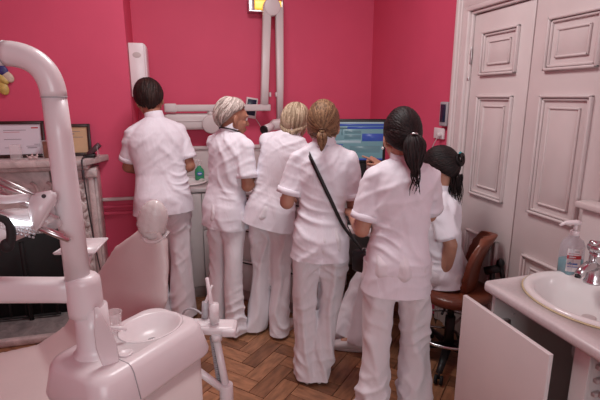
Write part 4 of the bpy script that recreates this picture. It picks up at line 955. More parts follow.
def make_person(label, spec, hair):
    P0, P1 = V(spec['P0']), V(spec['P1']); k = spec.get('k', 1.0); hy, sy = spec['hyaw'], spec['syaw']
    ank = spec['ank']; kn = spec['knee']; skin = M[spec.get('skin', 'skin')]
    root = empty('person', ((ank[0][0]+ank[1][0])/2, (ank[0][1]+ank[1][1])/2, 0), label, 'person', None)
    Uv = (P1-P0).normalized(); Ls = (P1-P0).length; st_ = Ls/0.50
    bend = V(spec.get('bend', (0, 0, 0)))
    def fr(t):   # t: height along spine in units where 0.5 = neck base
        u = t/0.5; yw = lerp(hy, sy, min(1, max(0, u))); r = rgt(yw); r = (r - Uv*r.dot(Uv)).normalized(); f = Uv.cross(r).normalized()
        c = P0 + (P1-P0)*u + bend*math.sin(PI*min(1, max(0, u)))
        return c, r, f
    hc = V(spec['head']); HF = hframe(*spec['hrot'])
    # joints
    c, r, f = fr(0.405); shw = spec.get('shw', 0.168)*k
    SH = [c - r*shw + V(spec.get('shoffL', (0, 0, 0))), c + r*shw + V(spec.get('shoffR', (0, 0, 0)))]
    EL, WR = [V(p) for p in spec['elb']], [V(p) for p in spec['wri']]
    c0, r0, f0 = fr(0.0); hipw = 0.085*k*spec.get('hipf', min(1, spec.get('legw', 1.0)+0.02))
    HP = [c0 - r0*hipw - Uv*0.03, c0 + r0*hipw - Uv*0.03]
    KN, AN = [V(p) for p in kn], [V(p) for p in ank]
    FD = [fwd(a) for a in spec['fyaw']]
    # body
    b = NB()
    add_head(b, hc, HF, k, P1 + f*0.0 - Uv*0.03)
    wq = spec.get('w', 1.0); caps(b, fr(0.02)[0], fr(0.38)[0], 0.082*k*wq, 0.080*k*wq); caps(b, SH[0]-Uv*0.02, SH[1]-Uv*0.02, 0.035*k, 0.035*k)
    caps(b, fr(0.42)[0], P1, 0.05*k, 0.05*k)
    for i in (0, 1):
        caps(b, SH[i]-Uv*0.015, EL[i], 0.038*k, 0.037*k); m_ = EL[i].lerp(WR[i], 0.3)
        caps(b, EL[i], m_, 0.038*k, 0.038*k); caps(b, m_, WR[i], 0.038*k, 0.0245*k)
        caps(b, HP[i], KN[i], 0.052*k, 0.042*k); caps(b, KN[i], AN[i], 0.042*k, 0.032*k)
        caps(b, AN[i]+V((0, 0, -0.02)), AN[i]+FD[i]*0.10+V((0, 0, -0.045)), 0.03, 0.025)
        hd = spec['hand'][i]
        add_hand(b, WR[i], hd[0] if hd[0] else (WR[i]-EL[i]), hd[1], hd[2], k*0.97, hd[3] if len(hd) > 3 else 0.45, point=len(hd) > 4)
    body = mobj('body', remesh(b, 0.0042, 1), skin, root)
    for sx in (-1, 1):
        b = NB(); ell(b, hc + HF @ (V((sx*0.030, 0.0805, 0.006))*k), (0.0125*k,)*3, HF, 16); ell(b, hc + HF @ (V((sx*0.030, 0.0905, 0.006))*k), (0.0055*k, 0.0032*k, 0.0055*k), HF, 12, mi=1); obj('eye', b, [M['eyew'], M['iris']], root)
        b = NB(); tube(b, [hc + HF @ (V((sx*x, y, z))*k) for x, y, z in ((0.014, 0.0945, 0.026), (0.03, 0.0935, 0.031), (0.047, 0.080, 0.026))], [0.0025, 0.003, 0.0015], 8); obj('eyebrow', b, hair['mat'], root)
    b = NB(); ell(b, hc + HF @ (V((0, 0.0985, -0.0605))*k), (0.020*k, 0.004*k, 0.004*k), HF, 14); ell(b, hc + HF @ (V((0, 0.0965, -0.0690))*k), (0.017*k, 0.0045*k, 0.0045*k), HF, 14); obj('lips', b, M['lip'], root)
    # tunic
    b = NB(); fl = spec.get('flare', 1.0); hem = spec.get('hem', -0.125)
    prof = [(hem-0.04, .209*fl, .158*fl, .0), (hem, .205*fl, .154*fl, -.002), (hem*0.5-0.02, .199*fl**.5, .150, -.012), (0.0, .192, .146, -.016), (0.08, .176, .128, -.006), (0.14, .167, .118, .0), (0.21, .171, .122, .002), (0.30, .180, .130, .004), (0.36, .184, .122, -.004), (0.405, .165, .106, -.012), (0.435, .140, .090, -.016), (0.460, .108, .074, -.014), (0.482, .078, .064, -.008), (0.500, .061, .058, .0)]
    wd = spec.get('w', 1.0)
    loft(b, [ring(fr(t*(1 if t > 0 else 1/st_))[0] + fr(t)[2]*o, fr(t)[1], fr(t)[2], rx*k*wd, ry*k*lerp(wd, 1, .3), 40, 2.35) for t, rx, ry, o in prof])
    for i in (0, 1):
        d = (EL[i]-SH[i]); L = d.length; d.normalize(); x, y, _ = frame_of(d)
        inn = (fr(0.36)[0]-SH[i]); sr = spec.get('sr', 1.0)
        ell(b, SH[i]-Uv*0.004, (0.060*k*sr,)*3); caps(b, SH[i]-Uv*0.004, fr(0.455)[0]-f*0.01+(SH[i]-fr(0.405)[0])*0.28, 0.056*k, 0.050*k)
        cu = SH[i] + d*(L*spec.get('cuff', 0.78))
        loft(b, [ring(p, x, y, q, q, 24) for p, q in ((SH[i]-d*0.015, 0.052*k*sr), (SH[i]+d*0.04, 0.061*k*sr), (SH[i]+d*L*0.4, 0.061*k*sr), (cu-d*0.004, 0.0685*k*sr))])
    def fold(co):
        h = (co - np.array(P0)) @ np.array(Uv); lat = (co-np.array(P0)) @ np.array(r0); fw = (co-np.array(P0)) @ np.array(f0); sd = spec.get('seed', 0)*7.3
        wx = vnoise(np.stack([lat*7, fw*7, h*7], 1)+sd)-0.5; wy = vnoise(np.stack([lat*6, fw*6, h*6], 1)+sd+31)-0.5
        sh = lambda p, e: (0.5+0.5*np.sin(p))**e
        mk = lambda s0, q: np.clip((vnoise(np.stack([lat*5, fw*5, h*4.5], 1)+sd+s0)-q)*3.5, 0, 1)
        al = np.abs(lat)
        F1 = sh(2*PI*(al*9.0+h*5.5+wx*1.1), 2.2)*mk(3, .35)            # folds slanting from the waist to the arms
        F2 = sh(2*PI*(lat*7.5-h*10+wy*1.3), 3.0)*mk(17, .45)
        F3 = sh(2*PI*(h*17+lat*3+wx*1.6), 3.0)*mk(29, .4)
        waist = np.exp(-((h-0.10)/0.085)**2); low = np.clip((0.20-h)/0.25, 0, 1)
        return (F1*0.0115*(0.6+0.2*low) + F2*0.0090*(0.7-0.2*low) + F3*0.0080*(0.25+1.1*waist) + (vnoise(np.stack([lat*6, fw*6, h*5], 1)+sd)-0.5)*0.016 - 0.004)*k
    me = remesh(b, 0.0066, 7); displace(me, fold)
    hp = P0 + Uv*(hem/st_); me = trim(me, hp, -Uv)
    tun = mobj('tunic', me, M['cloth'], root)
    b = NB(); cr = []
    for t, q in ((0.478, 0.064), (0.505, 0.059), (0.535, 0.0565), (0.535, 0.0535), (0.505, 0.053)):
        cc, r_1, f_1 = fr(0.49); u = (t-0.49)
        nd = (hc + HF @ V((0, -0.02, -0.06)) - P1).normalized(); dd_ = Uv.lerp(nd, 0.6).normalized()
        xx = (r_1 - dd_*r_1.dot(dd_)).normalized(); yy = dd_.cross(xx)
        cr.append(ring(P1 + dd_*(t-0.5) , xx, yy, q*k, q*k*1.02, 32))
    loft(b, cr, cap=False); obj('collar', b, M['cloth'], tun, smooth=60)
    # sleeve cuff bands and hem band
    for i in (0, 1):
        d = (EL[i]-SH[i]); L = d.length; d.normalize(); x, y, _ = frame_of(d); cu = SH[i] + d*(L*spec.get('cuff', 0.78))
        b = NB(); loft(b, [ring(cu+d*t, x, y, q*k*sr, q*k*sr, 32) for t, q in ((-0.026, .0640), (-0.0255, .0674), (0.004, .0690), (0.0045, .0665), (0.000, .064))], cap=True); obj('sleeve_cuff', b, M['cloth'], tun, smooth=30)
    # trousers
    b = NB(); seated = spec.get('seated', False)
    loft(b, [ring(fr(t)[0] + fr(t)[2]*o, fr(t)[1], fr(t)[2], rx*k*wd, ry*k, 32, 2.3) for t, rx, ry, o in ((0.08, .15, .10, 0), (0.0, .175, .125, -.012), (-0.06, .172, .125, -.014), (-0.10, .13, .09, -.01))])
    for i in (0, 1):
        h, kk, a = HP[i], KN[i], AN[i]; leg = (a-kk).normalized()
        end = a + leg*(0.035 if seated else 0.10)
        pts = [h+Uv*0.02, h.lerp(kk, 0.25), h.lerp(kk, 0.6), kk.lerp(h, 0.12), kk.lerp(a, 0.15), kk.lerp(a, 0.5), kk.lerp(a, 0.85), end]
        rad = [.098, .098, .088, .080, .078, .080, .084, .088]
        lw = spec.get('legw', 1.0)
        rings = []
        for q in range(len(pts)):
            d = (pts[min(q+1, 7)] - pts[max(q-1, 0)]).normalized(); rr_ = rgt(hy) if not seated else rgt(hy); x = (rr_-d*rr_.dot(d)).normalized(); y = d.cross(x)
            g = 1.0 if q < 6 else 1.06
            rings.append(ring(pts[q], x, y, rad[q]*k*lw, rad[q]*k*lw*g, 24, 2.2))
        loft(b, rings)
    def fold2(co):
        z = co[:, 2]; lat = co @ np.array(r0); fw = co @ np.array(f0); sd = spec.get('seed', 0)*5.7
        wx = vnoise(np.stack([lat*8, fw*8, z*5], 1)+sd)-0.5
        sh = lambda p, e: (0.5+0.5*np.sin(p))**e
        mk = lambda s0, q: np.clip((vnoise(np.stack([lat*6, fw*6, z*3], 1)+sd+s0)-q)*3.5, 0, 1)
        wy = vnoise(np.stack([lat*6, fw*6, z*7], 1)+sd+5)-0.5
        G1 = sh(2*PI*(lat*10+fw*6+z*1.1+wx*1.0), 2.0)*mk(4, .3)
        G2 = sh(2*PI*(z*11-lat*7+wx*1.5), 2.6)*mk(19, .42)
        G3 = sh(2*PI*(z*9+lat*9+wy*1.5), 2.6)*mk(41, .42)
        lowa = np.exp(-((z-0.13)/0.11)**2)*1.1 + np.exp(-((z-0.47)/0.08)**2)*0.7 + np.exp(-((z-0.70)/0.07)**2)*1.0 + 0.2
        return (G1*0.0150 + (G2+G3)*0.0095*lowa + (vnoise(np.stack([lat*8, fw*8, z*5], 1)+sd)-0.5)*0.014 - 0.006)*k
    me = remesh(b, 0.0075, 6); displace(me, fold2)
    if not seated: me = trim(me, V((0, 0, 0.022)), V((0, 0, -1)))
    mobj('trousers', me, M['cloth2'], root)
    # shoes
    for i in (0, 1):
        a = AN[i]; d = FD[i]; x = V((d.y, -d.x, 0)); g = spec.get('shoe', 'sneak'); pit = spec.get('pitch', (0, 0))[i]
        z0 = spec.get('shoez', (0, 0))[i]
        base = V((a.x, a.y, z0)) + d*(0.055 if g == 'clog' else 0.022); rings = []; up = V((0, 0, 1))
        for t, wx, hh in ((-.070, .022, .040), (-.066, .030, .056), (-.045, .034, .066), (-.01, .036, .075), (.03, .037, .066), (.07, .042, .055), (.11, .046, .046), (.145, .040, .038), (.165, .026, .028), (.174, .010, .016)):
            cc = base + d*(t*k) + up*(hh*0.5+0.014); rings.append(ring(cc, x, up, wx*k, hh*0.5, 20, 2.6))
        b = NB(); loft(b, rings); sh_ = obj('shoe', b, M[g], root, smooth=60)
        b = NB(); sol = []
        for z, e in ((0.001, -0.002), (0.004, 0.001), (0.018, 0.002), (0.022, -0.001)):
            sol.append([base + up*z + d*(0.048 + (0.122+e)*math.cos(q))*k + x*((0.034+0.008*math.cos(q)+e)*math.sin(q))*k for q in [2*PI*j/32 for j in range(32)]])
        loft(b, sol); obj('sole', b, M['sole'] if g != 'clog' else M['clog'], sh_)
        if g == 'clog':
            b = NB()
            for (t, w_) in ((.08, .02), (.08, -.02), (.11, .0), (.105, .03), (.105, -.03), (.13, .015), (.13, -.015)):
                cc = base + d*t*k + x*w_*k; hz = 0.014 + {.08: .053, .11: .046, .105: .040, .13: .040}[t]; cyl(b, cc+up*(hz-0.010), cc+up*(hz+0.0015), 0.005, n=10)
            obj('vent_holes', b, M['black'], sh_)
            b = NB(); tube(b, [base + x*0.040 + d*0.01 + up*0.06, base - d*0.08+up*0.05, base - x*0.040 + d*0.01 + up*0.06], 0.006, 8); obj('heel_strap', b, M['clog'], sh_)
    spec['root'] = root; spec['body'] = body; spec['HF'] = HF; spec['hc'] = hc; spec['fr'] = fr; spec['SH'] = SH
    build_hair(root, hc, HF, k, hair)
    return root, tun
M['sole'] = mat('pale_rubber_sole', (0.55, 0.48, 0.47), 0.6, noise=0.05)

class HB:
    """strand mesh builder"""
    def __init__(s): s.v = []; s.f = []; s.a = []
    def lock(s, pts, w, th, val, side, n=6):
        """flattened tapering lock; side(p) gives the outward normal"""
        base = len(s.v); m = len(pts)
        for i, p in enumerate(pts):
            d = (pts[min(i+1, m-1)]-pts[max(i-1, 0)]).normalized(); o = side(p, i/(m-1)); o = (o-d*o.dot(d))
            if o.length < 1e-5: o = frame_of(d)[0]
            o.normalize(); x = d.cross(o)
            t = i/(m-1); q = min(1, 0.55+t*3)*(1-0.75*max(0, t-0.55)/0.45)
            for j in range(n):
                a = 2*PI*j/n; s.v.append(p + x*(w*q*math.cos(a)) + o*(th*q*math.sin(a))); s.a.append(val)
        for i in range(m-1):
            for j in range(n):
                s.f.append((base+i*n+j, base+i*n+(j+1) % n, base+(i+1)*n+(j+1) % n, base+(i+1)*n+j))
        s.f.append(tuple(base+j for j in range(n))[::-1]); s.f.append(tuple(base+(m-1)*n+j for j in range(n)))
    def mesh(s, name):
        me = bpy.data.meshes.new(name); me.from_pydata([tuple(v) for v in s.v], [], s.f)
        at = me.attributes.new('lock', 'FLOAT', 'POINT'); at.data.foreach_set('value', np.array(s.a, dtype=np.float32))
        me.polygons.foreach_set('use_smooth', np.ones(len(me.polygons), dtype=bool)); me.update(); return me
def build_hair(root, hc, HF, k, H):
    rs = random.Random(H.get('seed', 1)); R0 = V(H.get('r', (0.082, 0.101, 0.097))); R0.z += 0.008; C0 = V(H.get('c', (0, -0.018, 0.022)))
    def S(th, ph, g=1.0):   # th from crown axis, ph azimuth (0 = front)
        d = V((math.sin(th)*math.sin(ph), math.sin(th)*math.cos(ph), math.cos(th)))
        return C0 + V((d.x*R0.x, d.y*R0.y, d.z*R0.z))*g
    W = lambda p: hc + HF @ (p*k)
    hl = H['line']           # hairline polar angle as a function of azimuth
    # cap
    b = NB(); rings = []
    for q in range(1, 14):
        u = q/13; rg = []
        for j in range(36):
            ph = 2*PI*j/36; rg.append(W(S(hl(ph)*u*0.985, ph, 0.985)))
        rings.append(rg)
    inner = [[W(S(hl(2*PI*j/36)*0.96, 2*PI*j/36, 0.90)) for j in range(36)]]
    loft(b, rings+inner, cap=True)
    t_me = remesh(b, 0.006, 2)
    hb_ = HB()
    n0 = len(t_me.vertices); co = np.empty(n0*3); t_me.vertices.foreach_get('co', co); co = co.reshape(-1, 3)
    for p in co: hb_.v.append(V(p)); hb_.a.append(0.2)
    for p in t_me.polygons: hb_.f.append(tuple(p.vertices))
    bpy.data.meshes.remove(t_me)
    out = lambda p, t: (p - W(C0)).normalized()
    st = H['style']; wl, tl = H.get('w', 0.008)*k, 0.0030*k
    if st == 'short':
        for q in range(H.get('n', 420)):
            ph = rs.uniform(0, 2*PI); u0 = rs.random()**0.8*H.get('u0', 0.75); th1 = hl(ph); L = H.get('len', 0.55)
            swirl = H.get('swirl', 0.4)
            t0 = th1*u0; t1 = min(th1*(1.0+rs.uniform(-0.02, 0.06)), t0+L*rs.uniform(0.8, 1.2)); pts = []
            dph = rs.uniform(-0.08, 0.08)+swirl*rs.uniform(0.7, 1); g0 = rs.uniform(0.75, 1.15)
            lift = H.get('lift', 0.06)
            for i in range(7):
                t = i/6; g = 0.985 + lift*math.sin(PI*min(1, t*0.75+0.05))*g0*(1 if u0 < .6 else .55) ; tt = lerp(t0, t1, t)
                pts.append(W(S(tt, ph + dph*t, g)))
            hb_.lock(pts, wl*rs.uniform(0.7, 1.2), tl, rs.random(), out)
        if H.get('tail_len', 0):
            for q in range(150):
                ph = rs.uniform(0.38*PI, 1.62*PI); th1 = hl(ph)*0.93; p = S(th1, ph, 1.0); pts = []; L = H['tail_len']*rs.uniform(0.7, 1.1)
                for i in range(6):
                    t = i/5; pts.append(W(p*1.0 + V((0, 0, -L*t)) + V((p.x, p.y+0.016, 0))*(0.10*math.sin(PI*t)-0.22*t*t)))
                hb_.lock(pts, wl, tl, rs.random(), out)
    else:
        tie = V(H['tie'])
        dT = (tie - C0); 
        for q in range(H.get('n', 300)):
            ph = 2*PI*(q+rs.random())/H.get('n', 300); th1 = hl(ph)*(1.0 if q % 2 else rs.uniform(0.15, 1.0))
            p0 = S(th1, ph, 1.0) - C0; a = V((p0.x/R0.x, p0.y/R0.y, p0.z/R0.z)).normalized(); e = V((dT.x/R0.x, dT.y/R0.y, dT.z/R0.z)).normalized()
            ang = a.angle(e); pts = []
            for i in range(9):
                t = i/8; dd_ = (a*math.sin((1-t)*ang) + e*math.sin(t*ang))/max(1e-4, math.sin(ang))
                g = 1.0 + 0.020*math.sin(PI*t)*rs.uniform(0.4, 1.2) + 0.03*t
                pp = C0 + V((dd_.x*R0.x, dd_.y*R0.y, dd_.z*R0.z))*g; 
                if t > 0.8: pp = pp.lerp(tie, (t-0.8)/0.2*0.8)
                pts.append(W(pp))
            hb_.lock(pts, wl*rs.uniform(0.7, 1.2), tl, rs.random(), out)
        if st == 'ponytail':
            dn = V(H.get('dir', (0, -0.25, -1))).normalized(); L = H['tail']; fat = H.get('fat', 0.03)
            for q in range(H.get('nt', 130)):
                a = rs.uniform(0, 2*PI); rr = math.sqrt(rs.random()); pts = []; l2 = L*rs.uniform(0.65, 1.05)
                for i in range(9):
                    t = i/8; w_ = fat*(0.35 + 1.0*math.sin(PI*min(1, t*0.9+0.12)))*(1 - 0.45*max(0, t-0.5))
                    pts.append(W(tie) + (HF @ V((0, -0.02, 0)))*(math.sin(min(1, t*2)*PI/2)) + (V((0, 0, -1))*0.6 + (HF @ dn)*0.4)*(l2*t) + (HF @ V((math.cos(a)*w_*rr, math.sin(a)*w_*rr*0.6, 0))) + V((rs.uniform(-1, 1), rs.uniform(-1, 1), 0))*0.003*t)
                hb_.lock(pts, 0.0055*k, 0.0035, rs.random(), lambda p, t: HF @ V((0, -1, 0)))
        if st == 'bun':
            for q in range(26):
                a0 = rs.uniform(0, 2*PI); pts = []; rr = rs.uniform(0.020, 0.034); tl2 = rs.uniform(-0.5, 0.5)
                for i in range(12):
                    a = a0+i*0.42; pts.append(W(tie + V((math.cos(a)*rr, -0.012+0.012*math.sin(a*0.5+tl2), math.sin(a)*rr))))
                hb_.lock(pts, 0.008, 0.007, rs.random(), lambda p, t: (p-W(tie)).normalized())
        for (sp_, l_, dx, cnt) in H.get('strays', []):
            for q in range(cnt):
                p = V(sp_) + V((rs.uniform(-1, 1)*dx, rs.uniform(-1, 1)*dx, rs.uniform(-1, 1)*0.006)); pts = []; l2 = l_*rs.uniform(0.6, 1.1); ph_ = rs.uniform(0, 6)
                for i in range(10):
                    t = i/9; pts.append(W(p) + V((0, 0, -l2*t)) + (HF @ V((0.012*math.sin(t*4+ph_)*t*1.2, -0.010*math.sin(t*5+ph_)*t, 0))))
                hb_.lock(pts, 0.0035, 0.0025, rs.random(), lambda p, t: HF @ V((0, -1, 0)))
    me = hb_.mesh('hair'); h_o = mobj('hair', me, H['mat'], root)
    if 'tie' in H and H.get('tiemat'):
        b = NB(); t_ = W(V(H['tie'])); d = (HF @ V(H.get('tdir', (0, -0.3, -0.8)))).normalized(); x, y, _ = frame_of(d); rr = H.get('tier', 0.017)
        if st == 'ponytail': tube(b, [t_ + (HF @ V((0, -0.008, 0))) + x*rr*math.cos(a*PI/10) + y*rr*math.sin(a*PI/10) for a in range(21)], 0.0045, 8)
        else:
            c_ = W(V(H['clip'])); 
            for s_ in (-1, 0, 1): tube(b, [c_ + (HF @ V((s_*0.012, 0.0, 0.014))), c_ + (HF @ V((s_*0.014, -0.014, 0.0))), c_ + (HF @ V((s_*0.012, -0.004, -0.018)))], 0.0045, 8)
            ell(b, c_, (0.014, 0.010, 0.010), HF, 12)
        obj('hair_tie' if st == 'ponytail' else 'hair_clip', b, H['tiemat'], h_o)
def line(front, side, back):
    def f(ph):
        c = math.cos(ph)
        return lerp(side, front, max(0, c)**1.3) if c > 0 else lerp(side, back, (-c)**0.8)
    return f
HM = {'dark': hairmat('dark_brown_hair', (0.010, 0.006, 0.006), (0.040, 0.020, 0.016)), 'black': hairmat('black_brown_hair', (0.007, 0.005, 0.006), (0.028, 0.017, 0.016)),
      'silver': hairmat('platinum_hair', (0.26, 0.20, 0.17), (0.78, 0.68, 0.62)), 'blonde': hairmat('ash_blonde_hair', (0.22, 0.15, 0.09), (0.68, 0.54, 0.38)), 'light': hairmat('light_brown_hair', (0.10, 0.05, 0.028), (0.33, 0.19, 0.10))}
UP = (0, 0, 1); DN = (0, 0, -1)

make_person('woman with cropped dark hair in white tunic, back turned, leftmost at the sink', dict(
    P0=(-0.155, 3.235, 0.93), P1=(-0.175, 3.275, 1.465), hyaw=-5, syaw=-8, head=(-0.205, 3.325, 1.580), hrot=(-12, 18, -6), k=1.07, w=0.97, skin='skin_tan', seed=1, shw=0.138, sr=0.95, hem=-0.13,
    elb=[(-0.375, 3.31, 1.125), (0.040, 3.25, 1.125)], wri=[(-0.24, 3.52, 1.06), (-0.03, 3.50, 1.06)], hand=[(None, DN, (1, 0, 0)), (None, DN, (-1, 0, 0))],
    knee=[(-0.25, 3.26, 0.50), (-0.06, 3.245, 0.50)], ank=[(-0.25, 3.24, 0.09), (-0.055, 3.22, 0.09)], fyaw=(-12, 5), shoe='sneak', legw=0.97),
    dict(style='short', mat=HM['dark'], line=line(1.05, 1.55, 2.6), n=700, len=1.0, w=0.007, lift=0.05, swirl=0.35, seed=3, r=(0.088, 0.105, 0.104)))
W2 = dict(P0=(0.262, 2.945, 0.89), P1=(0.300, 2.93, 1.405), hyaw=48, syaw=42, head=(0.320, 2.935, 1.468), hrot=(76, 8, 0), k=0.98, w=0.82, shw=0.125, skin='skin_tan', seed=2, hem=-0.135,
    elb=[(0.34, 3.17, 1.06), (0.385, 2.815, 1.045)], wri=[(0.50, 3.06, 1.08), (0.50, 2.93, 1.085)], hand=[(None, (0.6, -0.6, 0), (0, 0, 1), 0.6), (None, (-0.6, 0.7, 0), (0, 0, 1), 0.6)],
    knee=[(0.205, 3.0, 0.48), (0.280, 2.86, 0.48)], ank=[(0.175, 2.99, 0.09), (0.280, 2.845, 0.09)], fyaw=(40, 62), shoe='clog', legw=0.84)
r2, t2 = make_person('woman with short platinum hair in profile, black cord round her collar and pale green clogs', W2,
    dict(style='short', mat=HM['silver'], line=line(0.95, 1.45, 2.55), n=750, len=0.85, w=0.0055, lift=0.10, swirl=0.45, seed=5, r=(0.084, 0.104, 0.100)))
make_person('woman with short ash blonde hair leaning right, third from left, back turned', dict(
    P0=(0.545, 2.82, 0.90), P1=(0.672, 2.815, 1.385), hyaw=22, syaw=32, head=(0.712, 2.85, 1.432), hrot=(34, 20, 6), k=1.0, w=0.83, shw=0.13, seed=3, bend=(-0.012, 0, 0), flare=1.04, hem=-0.13,
    elb=[(0.66, 3.03, 1.10), (0.86, 2.80, 1.10)], wri=[(0.80, 3.12, 1.00), (0.93, 3.00, 1.02)], hand=[(None, DN, (1, 0, 0)), (None, DN, (-1, 0, 0))],
    knee=[(0.48, 2.87, 0.48), (0.60, 2.80, 0.48)], ank=[(0.44, 2.87, 0.09), (0.575, 2.765, 0.09)], fyaw=(20, 48), shoe='shoe', legw=0.86),
    dict(style='short', mat=HM['blonde'], line=line(1.0, 1.7, 2.6), n=800, len=1.4, w=0.006, lift=0.06, swirl=-0.25, seed=8, tail_len=0.045, r=(0.087, 0.104, 0.101)))
W4 = dict(P0=(0.690, 2.21, 0.885), P1=(0.705, 2.22, 1.375), hyaw=16, syaw=13, head=(0.712, 2.255, 1.452), hrot=(20, 10, 0), k=1.0, w=0.76, seed=4, shw=0.130, flare=1.06, hem=-0.12,
    elb=[(0.515, 2.25, 1.06), (0.872, 2.20, 1.03)], wri=[(0.56, 2.46, 1.03), (0.95, 2.40, 1.04)], hand=[(None, DN, (1, 0, 0)), (None, DN, (-1, 0, 0))],
    knee=[(0.612, 2.245, 0.47), (0.752, 2.225, 0.47)], ank=[(0.615, 2.235, 0.085), (0.700, 2.215, 0.085)], fyaw=(2, 28), shoe='shoe', hipf=0.90, legw=0.76)
r4, t4 = make_person('woman with light brown low ponytail and a black strap slanting across her back', W4,
    dict(style='ponytail', mat=HM['light'], line=line(1.15, 1.55, 2.5), n=420, w=0.006, tie=(0, -0.118, -0.035), tail=0.10, fat=0.017, nt=90, seed=9, tiemat=HM['light'], r=(0.081, 0.104, 0.102)))
W5 = dict(P0=(0.955, 1.84, 0.86), P1=(0.965, 1.85, 1.33), hyaw=20, syaw=15, head=(0.962, 1.868, 1.418), hrot=(14, 12, 0), k=1.0, w=0.79, seed=5, shw=0.120, flare=1.05, hem=-0.15,
    elb=[(0.790, 1.885, 0.995), (1.165, 1.93, 1.03)], wri=[(0.825, 2.09, 1.01), (1.13, 2.17, 1.02)], hand=[(None, DN, (1, 0, 0)), (None, DN, (-1, 0, 0))],
    knee=[(0.88, 1.86, 0.46), (1.075, 1.855, 0.46)], ank=[(0.855, 1.835, 0.085), (1.105, 1.84, 0.085)], fyaw=(5, 30), shoe='sneak', legw=0.90)
r5, t5 = make_person('woman with dark ponytail held by a pale band, standing nearest to the camera', W5,
    dict(style='ponytail', mat=HM['black'], line=line(1.15, 1.7, 2.5), n=460, w=0.007, tie=(0.022, -0.124, -0.002), tail=0.175, fat=0.034, nt=200, seed=12, tiemat=M['steel'], tier=0.013, r=(0.081, 0.106, 0.105),
         strays=[((0.03, -0.15, -0.10), 0.15, 0.012, 14)]))
W6 = dict(P0=(1.490, 2.245, 0.585), P1=(1.440, 2.285, 1.075), hyaw=-53, syaw=-53, head=(1.430, 2.30, 1.190), hrot=(-40, 14, 0), k=1.0, w=0.82, shw=0.125, seed=6, hem=-0.07, seated=True, cuff=0.80,
    elb=[(1.425, 2.115, 0.79), (1.455, 2.60, 1.06)], wri=[(1.425, 2.155, 0.575), (1.248, 2.675, 1.168)], hand=[(None, (0.3, 0.9, 0), (-0.7, 0.4, 0), 0.35), ((-0.80, 0.22, 0.50), (-0.3, 0.3, -0.9), (0, -0.6, 0.6), 0.4, 'point')],
    shoffR=(0, 0, 0.02), knee=[(1.13, 2.47, 0.545), (1.20, 2.63, 0.545)], ank=[(1.03, 2.44, 0.095), (0.955, 2.57, 0.095)], fyaw=(-62, -40), shoe='sneak', legw=0.88)
r6, t6 = make_person('seated person with dark clipped bun pointing at the monitor, on the brown leather chair', W6,
    dict(style='bun', mat=HM['black'], line=line(1.15, 1.65, 2.45), n=380, w=0.007, tie=(0.0, -0.125, 0.035), clip=(0.02, -0.13, 0.062), tiemat=M['teal'], seed=14, r=(0.084, 0.106, 0.104),
         strays=[((0.0, -0.10, -0.05), 0.17, 0.03, 70), ((0.05, -0.06, -0.06), 0.10, 0.02, 30)]))

# lanyard cord on the platinum-haired woman
fr2 = W2['fr']; cc, rr_, ff_ = fr2(0.505)
b = NB(); tube(b, [cc + rr_*0.070*math.sin(a) - ff_*0.066*math.cos(a) + V((0, 0, 0.0 - 0.020*(1-math.cos(a)))) for a in np.linspace(-2.2, 2.2, 26)], 0.0045, 8)
lc = obj('neck_cord', b, M['black'], r2)
# strap and bag of the woman with the light brown ponytail
def tunic_surf(W_, t, ang, off=0.012):
    c, r, f = W_['fr'](t); wd = W_.get('w', 1.0)
    prof = [(-.13, .205, .152, 0), (0.0, .192, .146, -.016), (0.08, .176, .128, -.006), (0.14, .167, .118, .0), (0.21, .171, .122, .002), (0.30, .180, .130, .004), (0.36, .184, .122, -.004), (0.405, .182, .106, -.012), (0.435, .160, .090, -.016), (0.460, .118, .074, -.014), (0.482, .080, .064, -.008)]
    for a, b_ in zip(prof[:-1], prof[1:]):
        if a[0] <= t <= b_[0]:
            u = (t-a[0])/(b_[0]-a[0]); rx, ry, o = (lerp(a[q], b_[q], u) for q in (1, 2, 3)); break
    rx *= wd; ry *= lerp(wd, 1, .3); ct, st__ = math.cos(ang), math.sin(ang); e = 2.35
    return c + f*o + r*((rx+off)*math.copysign(abs(ct)**(2/e), ct)) + f*((ry+off)*math.copysign(abs(st__)**(2/e), st__))
bg = empty('shoulder_bag', (0.90, 2.10, 0.72), 'small black shoulder bag hanging at the hip of the woman with the light brown ponytail', 'bag')
pts = []
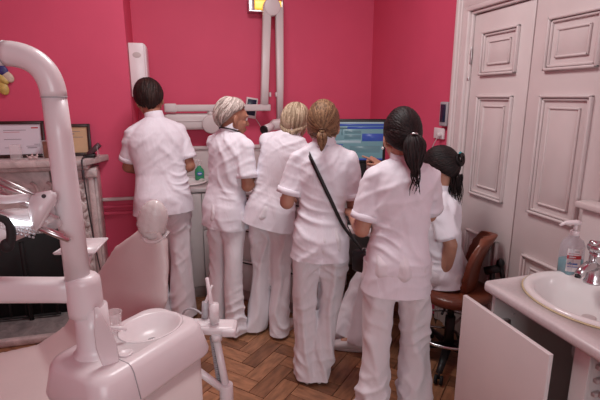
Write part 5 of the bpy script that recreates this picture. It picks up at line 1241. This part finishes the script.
for u in np.linspace(0, 1, 22):
    t = lerp(0.462, 0.02, u); x = lerp(-0.085, 0.135, u); 
    # find angle with matching lateral offset on the back
    best = min(((abs((tunic_surf(W4, t, a)-W4['fr'](t)[0]).dot(W4['fr'](t)[1]) - x), a) for a in np.linspace(-PI+0.05, -0.05, 60)))
    pts.append(tunic_surf(W4, t, best[1], 0.011+0.012*max(0, (t-0.30)/0.16)))
front = [tunic_surf(W4, 0.470, PI-0.9, 0.014), tunic_surf(W4, 0.40, PI-1.1, 0.014), tunic_surf(W4, 0.25, 1.4, 0.014), tunic_surf(W4, 0.10, 0.6, 0.014), tunic_surf(W4, 0.0, 0.15, 0.02)]
bagp = V((0.890, 2.085, 0.70))
allp = front[::-1] + [ (front[0]+pts[0])/2 + V((0, 0, 0.022)) ] + pts + [V((0.885, 2.075, 0.87)), V((0.890, 2.085, 0.80))]
for _ in range(6): allp = [allp[0]] + [(allp[i-1]+allp[i]*2+allp[i+1])/4 for i in range(1, len(allp)-1)] + [allp[-1]]
b = NB(); rows = []
for i, p in enumerate(allp):
    d = (allp[min(i+1, len(allp)-1)]-allp[max(i-1, 0)]).normalized(); c = W4['fr'](0.2)[0]; o = (p - V((c.x, c.y, p.z))); o = (o-d*o.dot(d)).normalized(); x = d.cross(o)
    rows.append([p + x*0.0095 + o*0.0035, p - x*0.0095 + o*0.0035, p - x*0.0095 + o*0.0005, p + x*0.0095 + o*0.0005])
loft(b, rows); obj('strap', b, M['black'], bg)
b = NB(); box(b, (-0.06, -0.028, 0), (0.06, 0.028, 0.115), 0.014, rot=Matrix.Translation((0.890, 2.085, 0.695)) @ Matrix.Rotation(math.radians(-55), 4, 'Z')); obj('pouch', b, M['black'], bg)
b = NB(); tube(b, [V((0.890, 2.085, 0.815))+V((0.012*math.cos(a), 0.004*math.sin(a), 0.012*math.sin(a))) for a in np.linspace(0, 2*PI, 13)], 0.003, 8); obj('ring', b, M['steel'], bg)
# earring
b = NB(); pe = W5['hc'] + W5['HF'] @ V((-0.086, -0.004, -0.045)); ell(b, pe, (0.006, 0.006, 0.006), None, 12); obj('earring', b, M['white'], r5)
bpy.context.view_layer.update()
